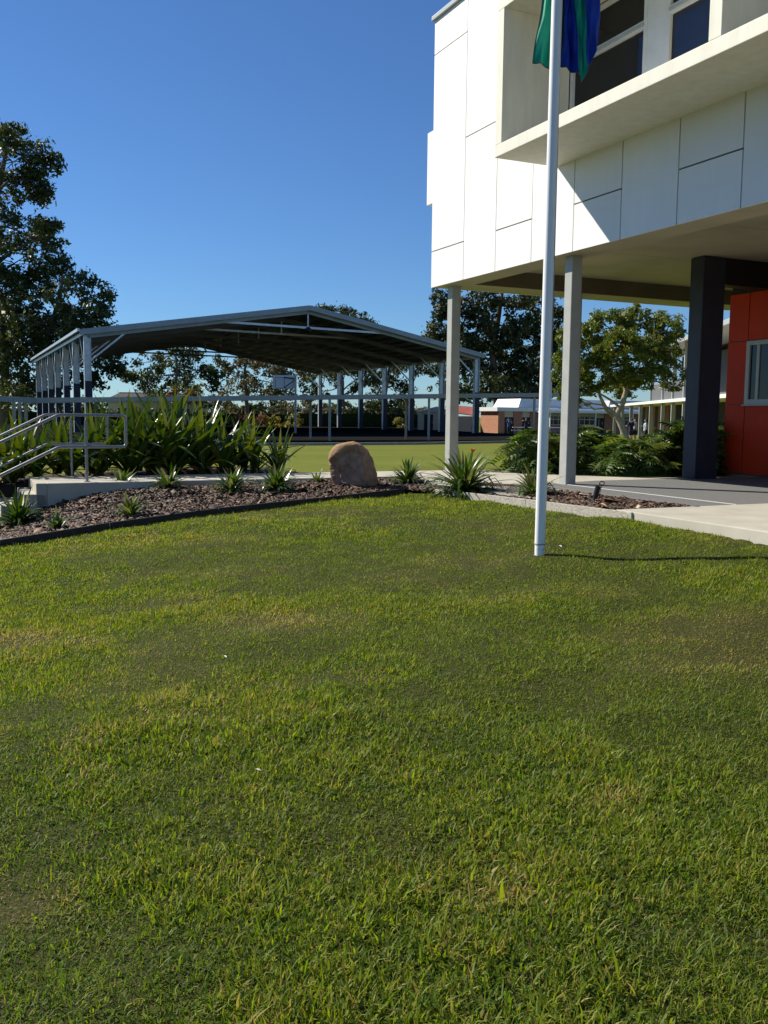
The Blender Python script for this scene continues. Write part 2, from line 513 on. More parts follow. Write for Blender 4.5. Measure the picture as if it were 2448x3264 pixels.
class MB:
    def __init__(s):
        s.v = []
        s.f = []
    def add(s, vs_, fs):
        k = len(s.v)
        s.v += [tuple(p) for p in vs_]
        s.f += [tuple(i + k for i in f) for f in fs]
        return s
    def box(s, x0, x1, y0, y1, z0, z1):
        x0, x1 = min(x0, x1), max(x0, x1)
        y0, y1 = min(y0, y1), max(y0, y1)
        z0, z1 = min(z0, z1), max(z0, z1)
        return s.add([(x0, y0, z0), (x1, y0, z0), (x1, y1, z0), (x0, y1, z0), (x0, y0, z1), (x1, y0, z1), (x1, y1, z1), (x0, y1, z1)],
                     [(0, 3, 2, 1), (4, 5, 6, 7), (0, 1, 5, 4), (1, 2, 6, 5), (2, 3, 7, 6), (3, 0, 4, 7)])
    def prism(s, pts, z0, z1):
        n = len(pts)
        zz0 = z0 if hasattr(z0, '__len__') else [z0] * n
        zz1 = z1 if hasattr(z1, '__len__') else [z1] * n
        a = sum(pts[i][0] * pts[(i + 1) % n][1] - pts[(i + 1) % n][0] * pts[i][1] for i in range(n))
        if a < 0:
            pts = pts[::-1]; zz0 = zz0[::-1]; zz1 = zz1[::-1]
        vv = [(p[0], p[1], zz0[i]) for i, p in enumerate(pts)] + [(p[0], p[1], zz1[i]) for i, p in enumerate(pts)]
        ff = [tuple(range(n - 1, -1, -1)), tuple(range(n, 2 * n))] + [(i, (i + 1) % n, n + (i + 1) % n, n + i) for i in range(n)]
        return s.add(vv, ff)
    def bar(s, p, q, w, h, upv=(0, 0, 1)):
        p, q = Vector(p), Vector(q)
        d = (q - p).normalized()
        u = Vector(upv)
        sd = d.cross(u)
        if sd.length < 1e-4:
            sd = d.cross(Vector((1, 0, 0)))
        sd.normalize()
        u = sd.cross(d).normalized()
        vv = []
        for c in (p, q):
            for a, b in ((-1, -1), (1, -1), (1, 1), (-1, 1)):
                vv.append(c + sd * (a * w / 2) + u * (b * h / 2))
        return s.add(vv, [(3, 2, 1, 0), (4, 5, 6, 7), (0, 1, 5, 4), (1, 2, 6, 5), (2, 3, 7, 6), (3, 0, 4, 7)])
    def tube(s, pts, rad, n=8, cap=True):
        pts = [Vector(p) for p in pts]
        m = len(pts)
        if not hasattr(rad, '__len__'):
            rad = [rad] * m
        k = len(s.v)
        prev = None
        for i, p in enumerate(pts):
            t = (pts[min(i + 1, m - 1)] - pts[max(i - 1, 0)])
            t = t.normalized() if t.length > 1e-9 else Vector((0, 0, 1))
            if prev is None:
                x = t.orthogonal().normalized()
            else:
                x = (prev - t * prev.dot(t))
                x = x.normalized() if x.length > 1e-6 else t.orthogonal().normalized()
            prev = x
            y = t.cross(x)
            for j in range(n):
                a = 2 * math.pi * j / n
                s.v.append(tuple(p + (x * math.cos(a) + y * math.sin(a)) * rad[i]))
        for i in range(m - 1):
            for j in range(n):
                a, b = k + i * n + j, k + i * n + (j + 1) % n
                s.f.append((a, b, b + n, a + n))
        if cap:
            c0 = len(s.v)
            s.v += s.v[k:k + n] + s.v[k + (m - 1) * n:k + m * n]
            s.f.append(tuple(c0 + j for j in range(n - 1, -1, -1)))
            s.f.append(tuple(c0 + n + j for j in range(n)))
        return s
    def ball(s, c, r, nu=10, nv=7):
        rx, ry, rz = r if hasattr(r, '__len__') else (r, r, r)
        k = len(s.v)
        s.v.append((c[0], c[1], c[2] - rz))
        for i in range(1, nv):
            t = math.pi * i / nv
            for j in range(nu):
                a = 2 * math.pi * j / nu
                s.v.append((c[0] + rx * math.sin(t) * math.cos(a), c[1] + ry * math.sin(t) * math.sin(a), c[2] - rz * math.cos(t)))
        s.v.append((c[0], c[1], c[2] + rz))
        top = len(s.v) - 1
        for j in range(nu):
            s.f.append((k, k + 1 + (j + 1) % nu, k + 1 + j))
            b = k + 1 + (nv - 2) * nu
            s.f.append((top, b + j, b + (j + 1) % nu))
        for i in range(nv - 2):
            for j in range(nu):
                a = k + 1 + i * nu + j
                b = k + 1 + i * nu + (j + 1) % nu
                s.f.append((a, b, b + nu, a + nu))
        return s
    def mesh(s, name, m, smooth=False, org=(0, 0, 0)):
        me = bpy.data.meshes.new(name)
        o = Vector(org)
        me.from_pydata([tuple(Vector(p) - o) for p in s.v], [], s.f)
        me.materials.append(MATS[m])
        if smooth:
            me.polygons.foreach_set('use_smooth', [True] * len(me.polygons))
        me.update()
        return me
    def build(s, name, m, parent=None, smooth=False, bevel=0.0, root=None):
        r = root or parent
        while r is not None and r.parent is not None:
            r = r.parent
        org = ORG.get(r.name, (0, 0, 0)) if r is not None else (0, 0, 0)
        o = bpy.data.objects.new(name, s.mesh(name, m, smooth, org))
        link(o, parent)
        if bevel:
            b = o.modifiers.new('bevel', 'BEVEL')
            b.width = bevel
            b.segments = 2
            b.limit_method = 'ANGLE'
        return o

def npmesh(name, V, Fq, m, smooth=False, attrs=None):
    """V (n,3), Fq (k,3 or 4) numpy arrays to a mesh"""
    me = bpy.data.meshes.new(name)
    V = np.ascontiguousarray(V, dtype=np.float32)
    Fq = np.ascontiguousarray(Fq, dtype=np.int32)
    k, w = Fq.shape
    me.vertices.add(len(V))
    me.vertices.foreach_set('co', V.ravel())
    me.loops.add(k * w)
    me.loops.foreach_set('vertex_index', Fq.ravel())
    me.polygons.add(k)
    me.polygons.foreach_set('loop_start', np.arange(0, k * w, w, dtype=np.int32))
    me.polygons.foreach_set('loop_total', np.full(k, w, dtype=np.int32))
    if smooth:
        me.polygons.foreach_set('use_smooth', np.ones(k, dtype=bool))
    me.update(calc_edges=True)
    for an, av in (attrs or {}).items():
        a = me.attributes.new(an, 'FLOAT', 'POINT')
        a.data.foreach_set('value', np.ascontiguousarray(av, dtype=np.float32))
    me.materials.append(MATS[m])
    return me

def dup(root, loc=None, rz=None):
    r = root.copy()
    C.objects.link(r)
    if loc is not None:
        r.location = loc
    if rz is not None:
        r.rotation_euler = (0, 0, rz)
    for ch in list(root.children):
        c = ch.copy()
        C.objects.link(c)
        c.parent = r
        for g in list(ch.children):
            d = g.copy()
            C.objects.link(d)
            d.parent = c
    return r

# ------------------------------------------------------------------ ground heights
def tps(pts):
    P = np.array(pts, float)
    X, Z = P[:, :2], P[:, 2]
    n = len(P)
    def U(r2):
        return np.where(r2 > 0, r2 * np.log(np.maximum(r2, 1e-12)), 0)
    K = U(((X[:, None] - X[None]) ** 2).sum(-1)) + np.eye(n) * 0.02
    Q = np.c_[np.ones(n), X]
    M_ = np.block([[K, Q], [Q.T, np.zeros((3, 3))]])
    w = np.linalg.solve(M_, np.r_[Z, 0, 0, 0])
    def f(x, y):
        x = np.asarray(x, float); y = np.asarray(y, float)
        r2 = (x[..., None] - X[:, 0]) ** 2 + (y[..., None] - X[:, 1]) ** 2
        return U(r2) @ w[:n] + w[n] + w[n + 1] * x + w[n + 2] * y
    return f

near_h = tps([(-4.22, 10.13, -.50), (-3.23, 10.87, -.38), (-2.1, 11.79, -.275), (-.86, 12.56, -.205), (.47, 13.85, -.14), (.68, 13.17, -.145),
              (1.85, 11.37, -.115), (2.65, 9.72, -.085), (3.46, 8.3, -.09), (4.5, 6.2, -.12), (1.43, 8.4, -.28), (0, 2.3, -.58), (0, 0, -.62),
              (-2, 5, -.58), (2, 5, -.44), (-6, 8, -.78), (-9, 4, -.95), (6, 2, -.30), (0, 5, -.48), (0, 9, -.33), (-2, 8.5, -.47), (-8, -4, -1.0), (6, -4, -.5), (-9, 11, -.9)])

def sstep(a, b, x):
    t = np.clip((x - a) / (b - a), 0, 1)
    return t * t * (3 - 2 * t)

def vnoise(x, y, sc, seed):
    r_ = np.random.default_rng(seed)
    T = r_.random((64, 64))
    X = np.asarray(x) / sc + 500.0
    Y = np.asarray(y) / sc + 500.0
    xi = np.floor(X).astype(int); yi = np.floor(Y).astype(int)
    fx = X - xi; fy = Y - yi
    fx = fx * fx * (3 - 2 * fx); fy = fy * fy * (3 - 2 * fy)
    a = T[xi % 64, yi % 64]; b = T[(xi + 1) % 64, yi % 64]
    c = T[xi % 64, (yi + 1) % 64]; d = T[(xi + 1) % 64, (yi + 1) % 64]
    return (a * (1 - fx) + b * fx) * (1 - fy) + (c * (1 - fx) + d * fx) * fy

# garden edging: lawn side line, in world x, y and height of the board's top
EDGE_L = [(-6.6, 8.75, -.66), (-5.4, 9.38, -.54), (-4.22, 10.13, -.42), (-3.23, 10.87, -.30), (-2.1, 11.72, -.20), (-.86, 12.60, -.13), (.30, 13.55, -.07)]
EDGE_R = [tuple(W(6.30, 11.75, -.055)), tuple(W(6.42, 9.6, -.022)), tuple(W(6.50, 7.72, -0.004))]

def edge_y(x):
    """distance at which the lawn ends, for world x"""
    ln = EDGE_L + [(.62, 13.35, 0)] + [tuple(p) for p in EDGE_R] + [tuple(W(6.5, 2.0)), tuple(W(6.5, -8))]
    xs = [p[0] for p in ln]
    return np.interp(x, xs, [p[1] for p in ln])

def ground_h(x, y):
    x = np.asarray(x, float); y = np.asarray(y, float)
    cx_ = np.clip(x, -9, 7); cy_ = np.clip(y, -5, 14)
    nh = np.clip(near_h(cx_, cy_), -1.05, -.06)
    e = x * CA + y * SA
    d = -x * SA + y * CA
    far = -.06 - .44 * sstep(17, 46, y) - .19 * sstep(62, 84, y) - .25 * sstep(-3, -9, x) * sstep(30, 12, y)
    w = sstep(12.5, 15.0, d)
    h = nh * (1 - w) + far * w
    inside = sstep(0.10, 0.40, y - edge_y(x)) * (1 - sstep(14.9, 15.3, d))     # under beds, path and slabs
    bump = (vnoise(x, y, .75, 5) - .5) * .036 + (vnoise(x, y, .28, 6) - .5) * .022
    return h - .30 * inside + bump * (1 - w) * (1 - inside)

def grid_axis(segs):
    out = []
    for a, b, st in segs:
        n = max(1, int(round((b - a) / st)))
        out += list(np.linspace(a, b, n, endpoint=False))
    return np.array(out + [segs[-1][1]])

gx = grid_axis([(-2500, -400, 300), (-400, -60, 40), (-60, -12, 4), (-12, -6, .25), (-6, 6, .1), (6, 9, .25), (9, 60, 4), (60, 400, 40), (400, 2500, 300)])
gy = grid_axis([(-300, -20, 40), (-20, -2, 2), (-2, 1.5, .25), (1.5, 14, .1), (14, 17, .25), (17, 60, 1.5), (60, 160, 10), (160, 600, 60), (600, 4200, 600)])
GX, GY = np.meshgrid(gx, gy)
GZ = ground_h(GX, GY)
nx, ny = len(gx), len(gy)
ii = (np.arange(ny - 1)[:, None] * nx + np.arange(nx - 1)[None]).ravel()
lawn = bpy.data.objects.new('ground', npmesh('ground', np.stack([GX, GY, GZ], -1).reshape(-1, 3), np.stack([ii, ii + 1, ii + nx + 1, ii + nx], -1), 'lawn_sheet', True))
link(lawn)
tag(lawn, kind='structure')

# ------------------------------------------------------------------ grass blades on the near lawn
def lawn_patch(u, v):
    p = atz(u, v, -.45)
    for _ in range(4):
        p = atz(u, v, float(ground_h(p.x, p.y)))
    return p.x, p.y

BARE = [(*lawn_patch(*q[:2]), *q[2:]) for q in ((880, 1990, .40, .75), (560, 1920, .30, .4), (1050, 1975, .22, .6), (40, 2045, .30, .8), (270, 2050, .14, .7), (530, 2060, .28, .5), (1300, 1840, .30, .55),
        (1430, 1790, .30, .5), (1530, 1800, .26, .6), (1700, 1770, .13, 1.0), (2300, 2010, .42, .9), (2420, 2090, .40, .9), (2180, 2120, .30, .6), (1980, 2035, .22, .5), (2140, 1690, .22, .9), (20, 2900, .14, .95), (1130, 2160, .15, .4), (1950, 2560, .12, .4), (1560, 2850, .12, .5))]

def make_grass():
    bands = [(1.6, 3.0, 26500, .0045, .033), (3.0, 4.5, 23500, .0047, .030), (4.5, 7.0, 24000, .0052, .025), (7.0, 10.0, 16500, .0066, .022), (10.0, 14.2, 9200, .0090, .021)]
    Vs, Fs, Ts = [], [], []
    k = 0
    for y0, y1, dens, wd, ln in bands:
        xw = lambda y: .43 * y + 2.6
        area = (y1 - y0) * 2 * xw(y1)
        n = int(area * dens)
        y = rng.uniform(y0, y1, n)
        x = rng.uniform(-1, 1, n) * xw(y1)
        keep = np.abs(x) < xw(y)
        keep &= (np.abs(x) < .43 * y + .45) | (rng.random(n) < .34)      # thinner to the sides
        keep &= y < edge_y(x) - .015
        e = x * CA + y * SA
        d = -x * SA + y * CA
        keep &= ~((e > 6.47) & (d < 8))
        # two grasses: coarse bright tufts, and fine dull couch; thinned bare patches
        spec = .60 * vnoise(x + .4 * y, y, 1.15, 11) + .28 * vnoise(x, y, .42, 12) + .12 * vnoise(x, y, .13, 13)
        coarse = sstep(.34, .62, spec)
        cl = 2 * vnoise(x, y, .085, 14) - 1 + .8 * (2 * vnoise(x, y, .20, 15) - 1)
        dryf = sstep(.56, .78, .65 * vnoise(x + 9, y * 1.25, .95, 16) + .35 * vnoise(x, y, .24, 17))
        bare = np.zeros(n)
        for bx, by, br, bs in BARE:
            q = np.exp(-(((x - bx) / (br * 1.25)) ** 2 + ((y - by) / (br * .95)) ** 2)) * (.55 + .9 * vnoise(x, y, .11, 18))
            bare = np.maximum(bare, np.clip(q * 1.25, 0, 1) * bs)
        keep &= rng.random(n) < (.90 + .14 * cl) * (1 - .42 * bare)
        bare = np.maximum(bare, .42 * dryf * (1 - .3 * coarse))
        x, y, cl, bare, coarse, dryf = x[keep], y[keep], cl[keep], bare[keep], coarse[keep], dryf[keep]
        n = len(x)
        z = ground_h(x, y) - .004
        az = rng.uniform(0, 2 * np.pi, n)
        tilt = np.clip(np.abs(rng.normal(.72, .46, n)) + .12 * (1 - coarse), 0.05, 1.45)
        L = ln * np.exp(rng.normal(0, .36, n)) * (.84 + .28 * coarse) * (1 + .20 * cl) * (1 - .30 * bare)
        dry = rng.random(n) < (.03 + .75 * bare ** 1.2)
        tilt = np.where(dry, np.clip(tilt + .5, 0, 1.52), tilt)
        w = wd * np.exp(rng.normal(0, .28, n)) * np.where(dry, .8, 1) * (.72 + .45 * coarse)
        dx, dy = np.cos(az), np.sin(az)
        st, ct = np.sin(tilt), np.cos(tilt)
        bend = np.clip(tilt + rng.uniform(.1, .7, n), 0, 1.9)
        st2, ct2 = np.sin(bend), np.cos(bend)
        yaw = az + np.pi / 2 + rng.normal(0, .6, n)
        sx_, sy_ = np.cos(yaw), np.sin(yaw)
        b = np.stack([x, y, z], -1)
        s = np.stack([sx_, sy_, np.zeros(n)], -1)
        m1 = b + np.stack([dx * st, dy * st, ct], -1) * (L * .55)[:, None]
        tp = m1 + np.stack([dx * st2, dy * st2, ct2], -1) * (L * .45)[:, None]
        tp[:, 2] = np.maximum(tp[:, 2], z + .003)
        w_ = (w / 2)[:, None]
        P = np.stack([b - s * w_, b + s * w_, m1 + s * w_ * .9, tp, m1 - s * w_ * .9], 1)
        nv = 5
        if y0 >= 4.5:
            P = np.stack([b - s * w_ * 1.45, b + s * w_ * 1.45, tp], 1)
            nv = 3
        base = k + np.arange(n)[:, None] * nv
        Vs.append(P.reshape(-1, 3))
        Fs.append(base + np.array([0, 1, 2]) if nv == 3 else np.concatenate([base + np.array([0, 1, 2]), base + np.array([0, 2, 4]), base + np.array([4, 2, 3])]))
        t = np.clip(rng.normal(.37, .22, n) + .13 * coarse + .10 * cl, 0, .82)
        t = np.clip(t + .36 * bare, 0, .89)
        t = np.where(dry, rng.uniform(.86, 1, n), t)
        Ts.append(np.repeat(t, nv))
        k += n * nv
    o = bpy.data.objects.new('grass', npmesh('grass', np.concatenate(Vs), np.concatenate(Fs), 'grass_blades', False, {'tint': np.concatenate(Ts)}))
    link(o)
    tag(o, 'short mown lawn grass with yellowed and bare patches', 'grass', kind='stuff')
make_grass()

# ------------------------------------------------------------------ paths and slabs (buildings' frame)
def bstruct(name, mb, m, parent=None, bevel=0.0):
    o = bpy.data.objects.new(name, mb.mesh(name, m))
    link(o, parent)
    if parent is None:
        o.rotation_euler = (0, 0, A)
        tag(o, kind='structure')
    if bevel:
        b = o.modifiers.new('bevel', 'BEVEL')
        b.width = bevel
        b.segments = 2
    return o

J = .006
# footpath bays running along the beds, control joints left open between them
path = None
es = [1.20, 2.7, 4.2, 5.7, 7.2, 8.55]
for i in range(len(es) - 1):
    mb = MB().box(es[i] + (J if i else 0), es[i + 1] - J, 13.68, 15.02, -.14, 0)
    if path is None:
        path = bpy.data.objects.new('footpath', MB().box(1.3, 8.4, 13.75, 14.95, -.32, -.03).mesh('footpath', 'concrete_dark'))
        link(path); path.rotation_euler = (0, 0, A); tag(path, kind='structure')
    bstruct('concrete_bay', mb, 'concrete', path, .006)
apron = bpy.data.objects.new('pavement', MB().box(6.62, 13.6, 3.2, 13.6, -.30, -.03).mesh('pavement', 'concrete_dark'))
link(apron); apron.rotation_euler = (0, 0, A); tag(apron, kind='structure')
bstruct('concrete_bay', MB().prism([(6.9, 13.665), (6.9, 12.2), (7.75, 11.42), (9.25, 11.86), (11.1, 11.86), (11.05, 12.05), (9.62, 13.05), (9.35, 13.665)], -.12, 0), 'concrete', apron, .005)
bstruct('concrete_bay', MB().prism([(8.565, 13.68), (9.34, 13.68), (8.95, 14.5), (8.75, 15.02), (8.565, 15.02)], -.12, 0), 'concrete', apron, .005)
bstruct('aggregate_paving', MB().prism([(7.80, 11.40), (7.70, 8.02), (8.245, 8.02), (8.245, 11.53)], -.12, -.002), 'aggregate', apron, .004)
bstruct('aggregate_paving', MB().prism([(8.275, 11.54), (8.275, 8.02), (13.6, 8.02), (13.6, 11.845), (9.26, 11.845)], -.12, -.002), 'aggregate', apron, .004)
bstruct('joint_strip', MB().box(8.247, 8.273, 8.02, 11.53, -.10, .002), 'strip_white', apron)
bstruct('concrete_bay', MB().box(6.50, 9.6, 5.2, 8.005, -.16, 0), 'concrete', apron, .008)
bstruct('concrete_bay', MB().box(6.50, 9.6, 2.0, 5.188, -.16, 0), 'concrete', apron, .008)
bstruct('concrete_bay', MB().box(9.612, 13.6, 2.0, 8.005, -.16, 0), 'concrete', apron, .008)

# ------------------------------------------------------------------ steps with landing
st = thing('concrete_steps', 'pale concrete steps going down beside the handrails and mulch bed', 'steps', bf=(1.2, 14.3, -.75))
for i in range(5):
    e1 = 1.19 - i * .30
    z1 = -.15 * i
    if i == 0:
        MB().box(1.05, 1.194, 13.66, 15.04, -.6, .0).build('landing_nosing', 'concrete', st, bevel=.008)
    else:
        MB().box(e1 - .002, e1 + .30, 13.66, 15.04, z1 - .6, z1).build('tread', 'concrete', st, bevel=.008)
MB().box(1.196, 2.6, 13.655, 13.677, -.55, -.004).build('side_face', 'concrete', st)
MB().box(-3.2, -.012, 13.6, 15.04, -.95, -.75).build('lower_path', 'concrete', st)

# ------------------------------------------------------------------ handrails
def bend_path(pts, r=.06, n=5):
    pts = [Vector(p) for p in pts]
    out = [pts[0]]
    for i in range(1, len(pts) - 1):
        a = (pts[i - 1] - pts[i]).normalized()
        b = (pts[i + 1] - pts[i]).normalized()
        p0 = pts[i] + a * r
        p1 = pts[i] + b * r
        for k in range(n + 1):
            t = k / n
            out.append(p0 * (1 - t) ** 2 + pts[i] * 2 * t * (1 - t) + p1 * t * t)
    out.append(pts[-1])
    return out

def handrail(label, d, e_end, e_post, e_bend):
    h = thing('handrail', label, 'handrail', bf=(e_post, d, 0), group='steel handrails along the steps')
    zt, zb = .95, .50
    sl_ = .50
    e_low = -1.5
    MB().tube(bend_path([(e_low, d, zt - (e_bend - e_low) * sl_), (e_bend, d, zt), (e_end, d, zt), (e_end, d, zb), (e_bend, d, zb), (e_low, d, zb - (e_bend - e_low) * sl_)], .055), .0215, 12).build('rail', 'steel', h, True)
    for ep in (e_post, e_post - 1.5):
        dz = 0 if ep > e_bend else (e_bend - ep) * sl_
        p = MB().tube([(ep, d + .030, -.02 - dz * 1.0), (ep, d + .030, .875 - dz)], .0215, 12).build('post', 'steel', h, True)
        MB().tube([(ep, d + .030, .87 - dz), (ep, d + .010, .90 - dz), (ep, d, .94 - dz)], .007, 6).build('pin', 'steel', p, True)
        MB().tube([(ep, d + .030, .0 - dz), (ep, d + .030, .008 - dz)], .045, 14).build('base_flange', 'steel', p, True)
    return h
handrail('steel pipe handrail on the near side of the steps, beside the mulch bed', 13.79, 2.30, 1.75, 1.38)
handrail('steel pipe handrail on the far side of the steps, against the tall lilies', 15.00, 2.22, 1.68, 1.32)

# ------------------------------------------------------------------ garden beds
bed_h = tps([(-5.4, 9.38, -.56), (-4.22, 10.13, -.45), (-3.23, 10.87, -.33), (-2.1, 11.72, -.23), (-.86, 12.60, -.16), (.30, 13.55, -.09), (.68, 13.17, -.09),
             (*W(1.0, 13.66)[:2], -.42), (*W(1.25, 13.66)[:2], -.33), (*W(1.75, 13.66)[:2], -.19), (*W(2.3, 13.66)[:2], -.12), (*W(3.6, 13.66)[:2], -.08), (*W(5.2, 13.66)[:2], -.05), (*W(6.7, 13.6)[:2], -.04), (*W(7.6, 11.4)[:2], -.04),
             (*W(7.6, 8.1)[:2], -.015), (*W(6.55, 7.9)[:2], -.03), (*W(6.45, 9.6)[:2], -.05), (*W(.3, 13.4)[:2], -.66), (*W(-.6, 13.0)[:2], -.80), (*W(.8, 11.6)[:2], -.47), (*W(4.0, 12.6)[:2], -.13)])

def in_bed(x, y):
    e = x * CA + y * SA
    d = -x * SA + y * CA
    left = (d < 13.66) & (y > edge_y(x) + .03) & (e < 6.9)
    right = (e > 6.36 + (11.75 - np.clip(d, 7.7, 11.75)) / 4.03 * .20) & (e < 7.62 + .0 * d) & (d > 8.03 + (e - 6.5) * .0) & (d < 12.3)
    right = right & ~((e > 6.9) & (d > 12.2 - (e - 6.9) * .92))
    left = left & ~((e > 6.3) & (d < 11.7) & (e < 6.4))
    return left | right

def make_bed():
    n1, n2 = 200, 120
    e = np.linspace(-2.0, 7.78, n1)
    d = np.linspace(7.9, 13.66, n2)
    Eg, Dg = np.meshgrid(e, d)
    X = Eg * CA - Dg * SA
    Y = Eg * SA + Dg * CA
    Z = bed_h(X, Y) + .012 * np.sin(X * 9 + 2 * np.sin(Y * 7)) * np.sin(Y * 11) - .005
    idx = (np.arange(n2 - 1)[:, None] * n1 + np.arange(n1 - 1)[None])
    cx_ = (X[:-1, :-1] + X[1:, 1:]) / 2
    cy_ = (Y[:-1, :-1] + Y[1:, 1:]) / 2
    ok = (cy_ > edge_y(cx_) + .005) & ~((Eg[:-1, :-1] > 6.35) & (Dg[:-1, :-1] < 8.0)) & ~((Eg[:-1, :-1] > 7.66) & (Dg[:-1, :-1] < 11.4))
    i = idx[ok]
    o = bpy.data.objects.new('garden_bed', npmesh('garden_bed', np.stack([X, Y, Z], -1).reshape(-1, 3), np.stack([i, i + 1, i + n1 + 1, i + n1], -1), 'soil', True))
    link(o)
    tag(o, kind='structure')
    # bark chips
    n = 42000
    ee = rng.uniform(-1.6, 7.7, n)
    dd = rng.uniform(7.95, 13.64, n)
    x = ee * CA - dd * SA
    y = ee * SA + dd * CA
    k = in_bed(x, y)
    x, y = x[k], y[k]
    n = len(x)
    z = bed_h(x, y) + rng.uniform(0, .018, n)
    L = np.exp(rng.normal(math.log(.027), .55, n))
    Wd = L * rng.uniform(.2, .5, n)
    T = rng.uniform(.002, .006, n)
    az = rng.uniform(0, 2 * np.pi, n)
    ti = rng.normal(0, .25, n)
    ro = rng.normal(0, .4, n)
    a = np.stack([np.cos(az) * np.cos(ti), np.sin(az) * np.cos(ti), np.sin(ti)], -1)
    b = np.stack([-np.sin(az) * np.cos(ro), np.cos(az) * np.cos(ro), np.sin(ro)], -1)
    c = np.cross(a, b)
    c /= np.linalg.norm(c, axis=1)[:, None]
    P = np.stack([x, y, z], -1)
    q = []
    for s3 in (-1, 1):
        for s1, s2 in ((-1, -.6), (.9, -1), (1, .7), (-.8, 1)):
            q.append(P + a * (L * s1)[:, None] + b * (Wd * s2)[:, None] + c * (T * s3)[:, None])
    V = np.stack(q, 1).reshape(-1, 3)
    base = np.arange(n)[:, None] * 8
    Fq = np.concatenate([base + np.array(f) for f in ((4, 5, 6, 7), (0, 1, 5, 4), (1, 2, 6, 5), (2, 3, 7, 6), (3, 0, 4, 7))])
    t = np.clip(rng.beta(2.0, 3.0, n), 0, .93)
    t = np.where(rng.random(n) < .022, rng.uniform(.93, 1, n), t)
    m = bpy.data.objects.new('bark_mulch', npmesh('bark_mulch', V, Fq, 'mulch', False, {'tint': np.repeat(t, 8)}))
    link(m)
    tag(m, 'reddish brown bark chip mulch spread over the garden beds', 'mulch', kind='stuff')
make_bed()

def edging(label, pts, th, ht, m, nseg=1):
    x0, y0, z0 = pts[0]
    t = thing('garden_edging', label, 'edging', (pts[0][0], pts[0][1], pts[0][2] - ht))
    for i in range(len(pts) - 1):
        p, q = Vector(pts[i]), Vector(pts[i + 1])
        dr = (q - p).normalized()
        p2, q2 = p + dr * .003, q - dr * .003
        MB().bar(p2 - Vector((0, 0, ht / 2)), q2 - Vector((0, 0, ht / 2)), th, ht).build('board', m, t, bevel=.004)
    MB().box(pts[-1][0] - .02, pts[-1][0] + .02, pts[-1][1] + .022, pts[-1][1] + .06, pts[-1][2] - .25, pts[-1][2] - .012).build('stake', m, t)
    return t
edging('dark stained timber edging curving along the left mulch bed', EDGE_L, .028, .17, 'timber_dark')
edging('weathered pale grey timber edging along the right mulch bed', EDGE_R, .045, .16, 'timber_grey')

# ------------------------------------------------------------------ the white two-storey school building
EF = 8.05
DC = 15.33
Z0, Z1 = 3.32, 7.96
D_END = 1.0
bld = thing('school_building', 'white panelled school building raised on grey columns over a red walled entry', 'building', bf=(EF, DC, 0))
# solid upper storey behind the panels, window strip left open
BX0, BX1 = 4.57, 6.67          # the projecting box, bottom and top
BD = 11.49                     # its end
wall = MB()
wall.box(EF + .022, EF + .30, D_END, DC - .022, Z0 + .02, BX0 + .08)
wall.box(EF + .022, EF + .30, D_END, DC - .022, BX1 - .08, Z1)
wall.box(EF + .022, EF + .30, BD - .08, DC - .022, BX0 + .08, BX1 - .08)
wall.box(EF + .302, 20, DC - .32, DC - .022, Z0 + .02, Z1)
wall = wall.build('wall', 'joint', bld)
seams = [15.33, 14.16, 13.13, 12.10, 11.06, 10.03, 8.98, 7.97, 6.94, 5.91, 4.88, 3.85, 2.82, 1.79, 1.0]
hz = {0: [3.96, 7.38], 1: [5.67], 2: [3.96, 7.38], 3: [5.67], 4: [3.965, 7.38], 5: [], 6: [3.965, 7.38], 7: [], 8: [3.965, 7.38], 9: [], 10: [3.965, 7.38], 11: [], 12: [3.965], 13: []}
g = .010
for i in range(len(seams) - 1):
    d1, d0 = seams[i] - (g if i else 0), seams[i + 1] + g
    lv = [Z0] + hz[i] + [Z1]
    for k in range(len(lv) - 1):
        za = lv[k] + (g if k else 0)
        zb = lv[k + 1] - (g if k < len(lv) - 2 else 0)
        parts = [(za, zb)]
        if d0 < BD:      # cut where the projecting window box leaves the wall
            parts = []
            if za < BX0:
                parts.append((za, min(zb, BX0 + .05)))
            if zb > BX1:
                parts.append((max(za, BX1 - .05), zb))
        for a_, b_ in parts:
            MB().box(EF, EF + .020, d0, d1, a_, b_).build('panel', 'panel_white', bld)
        if d0 < BD < d1:
            MB().box(EF, EF + .020, BD - .05, d1, max(za, BX0 + .052), min(zb, BX1 - .052)).build('panel', 'panel_white', bld) if zb > BX0 + .06 and za < BX1 - .06 else None
# end wall panels
for i in range(6):
    a_, b_ = EF + .021 + i * 1.2, EF + .021 + (i + 1) * 1.2 - .012
    for z_a, z_b in ((Z0, 5.66), (5.674, Z1)):
        MB().box(a_, b_, DC - .020, DC, z_a, z_b).build('panel', 'panel_white', bld)
# capping at the parapet
MB().box(EF - .05, EF + .34, D_END, DC + .05, Z1 + .004, Z1 + .085).build('parapet_capping', 'roof_metal', bld, bevel=.01)
MB().box(EF + .345, 20, DC - .32, DC + .05, Z1 + .004, Z1 + .085).build('parapet_capping', 'roof_metal', bld)
MB().box(EF + .30, 20, D_END, DC - .33, Z1 - .20, Z1 - .05).build('roof', 'roof_metal', bld)
# hood round a window of the end wall, seen edge on
MB().box(EF + .04, EF + 2.4, DC + .002, DC + .30, 4.84, 6.12).build('window_hood', 'panel_white', bld, bevel=.004)

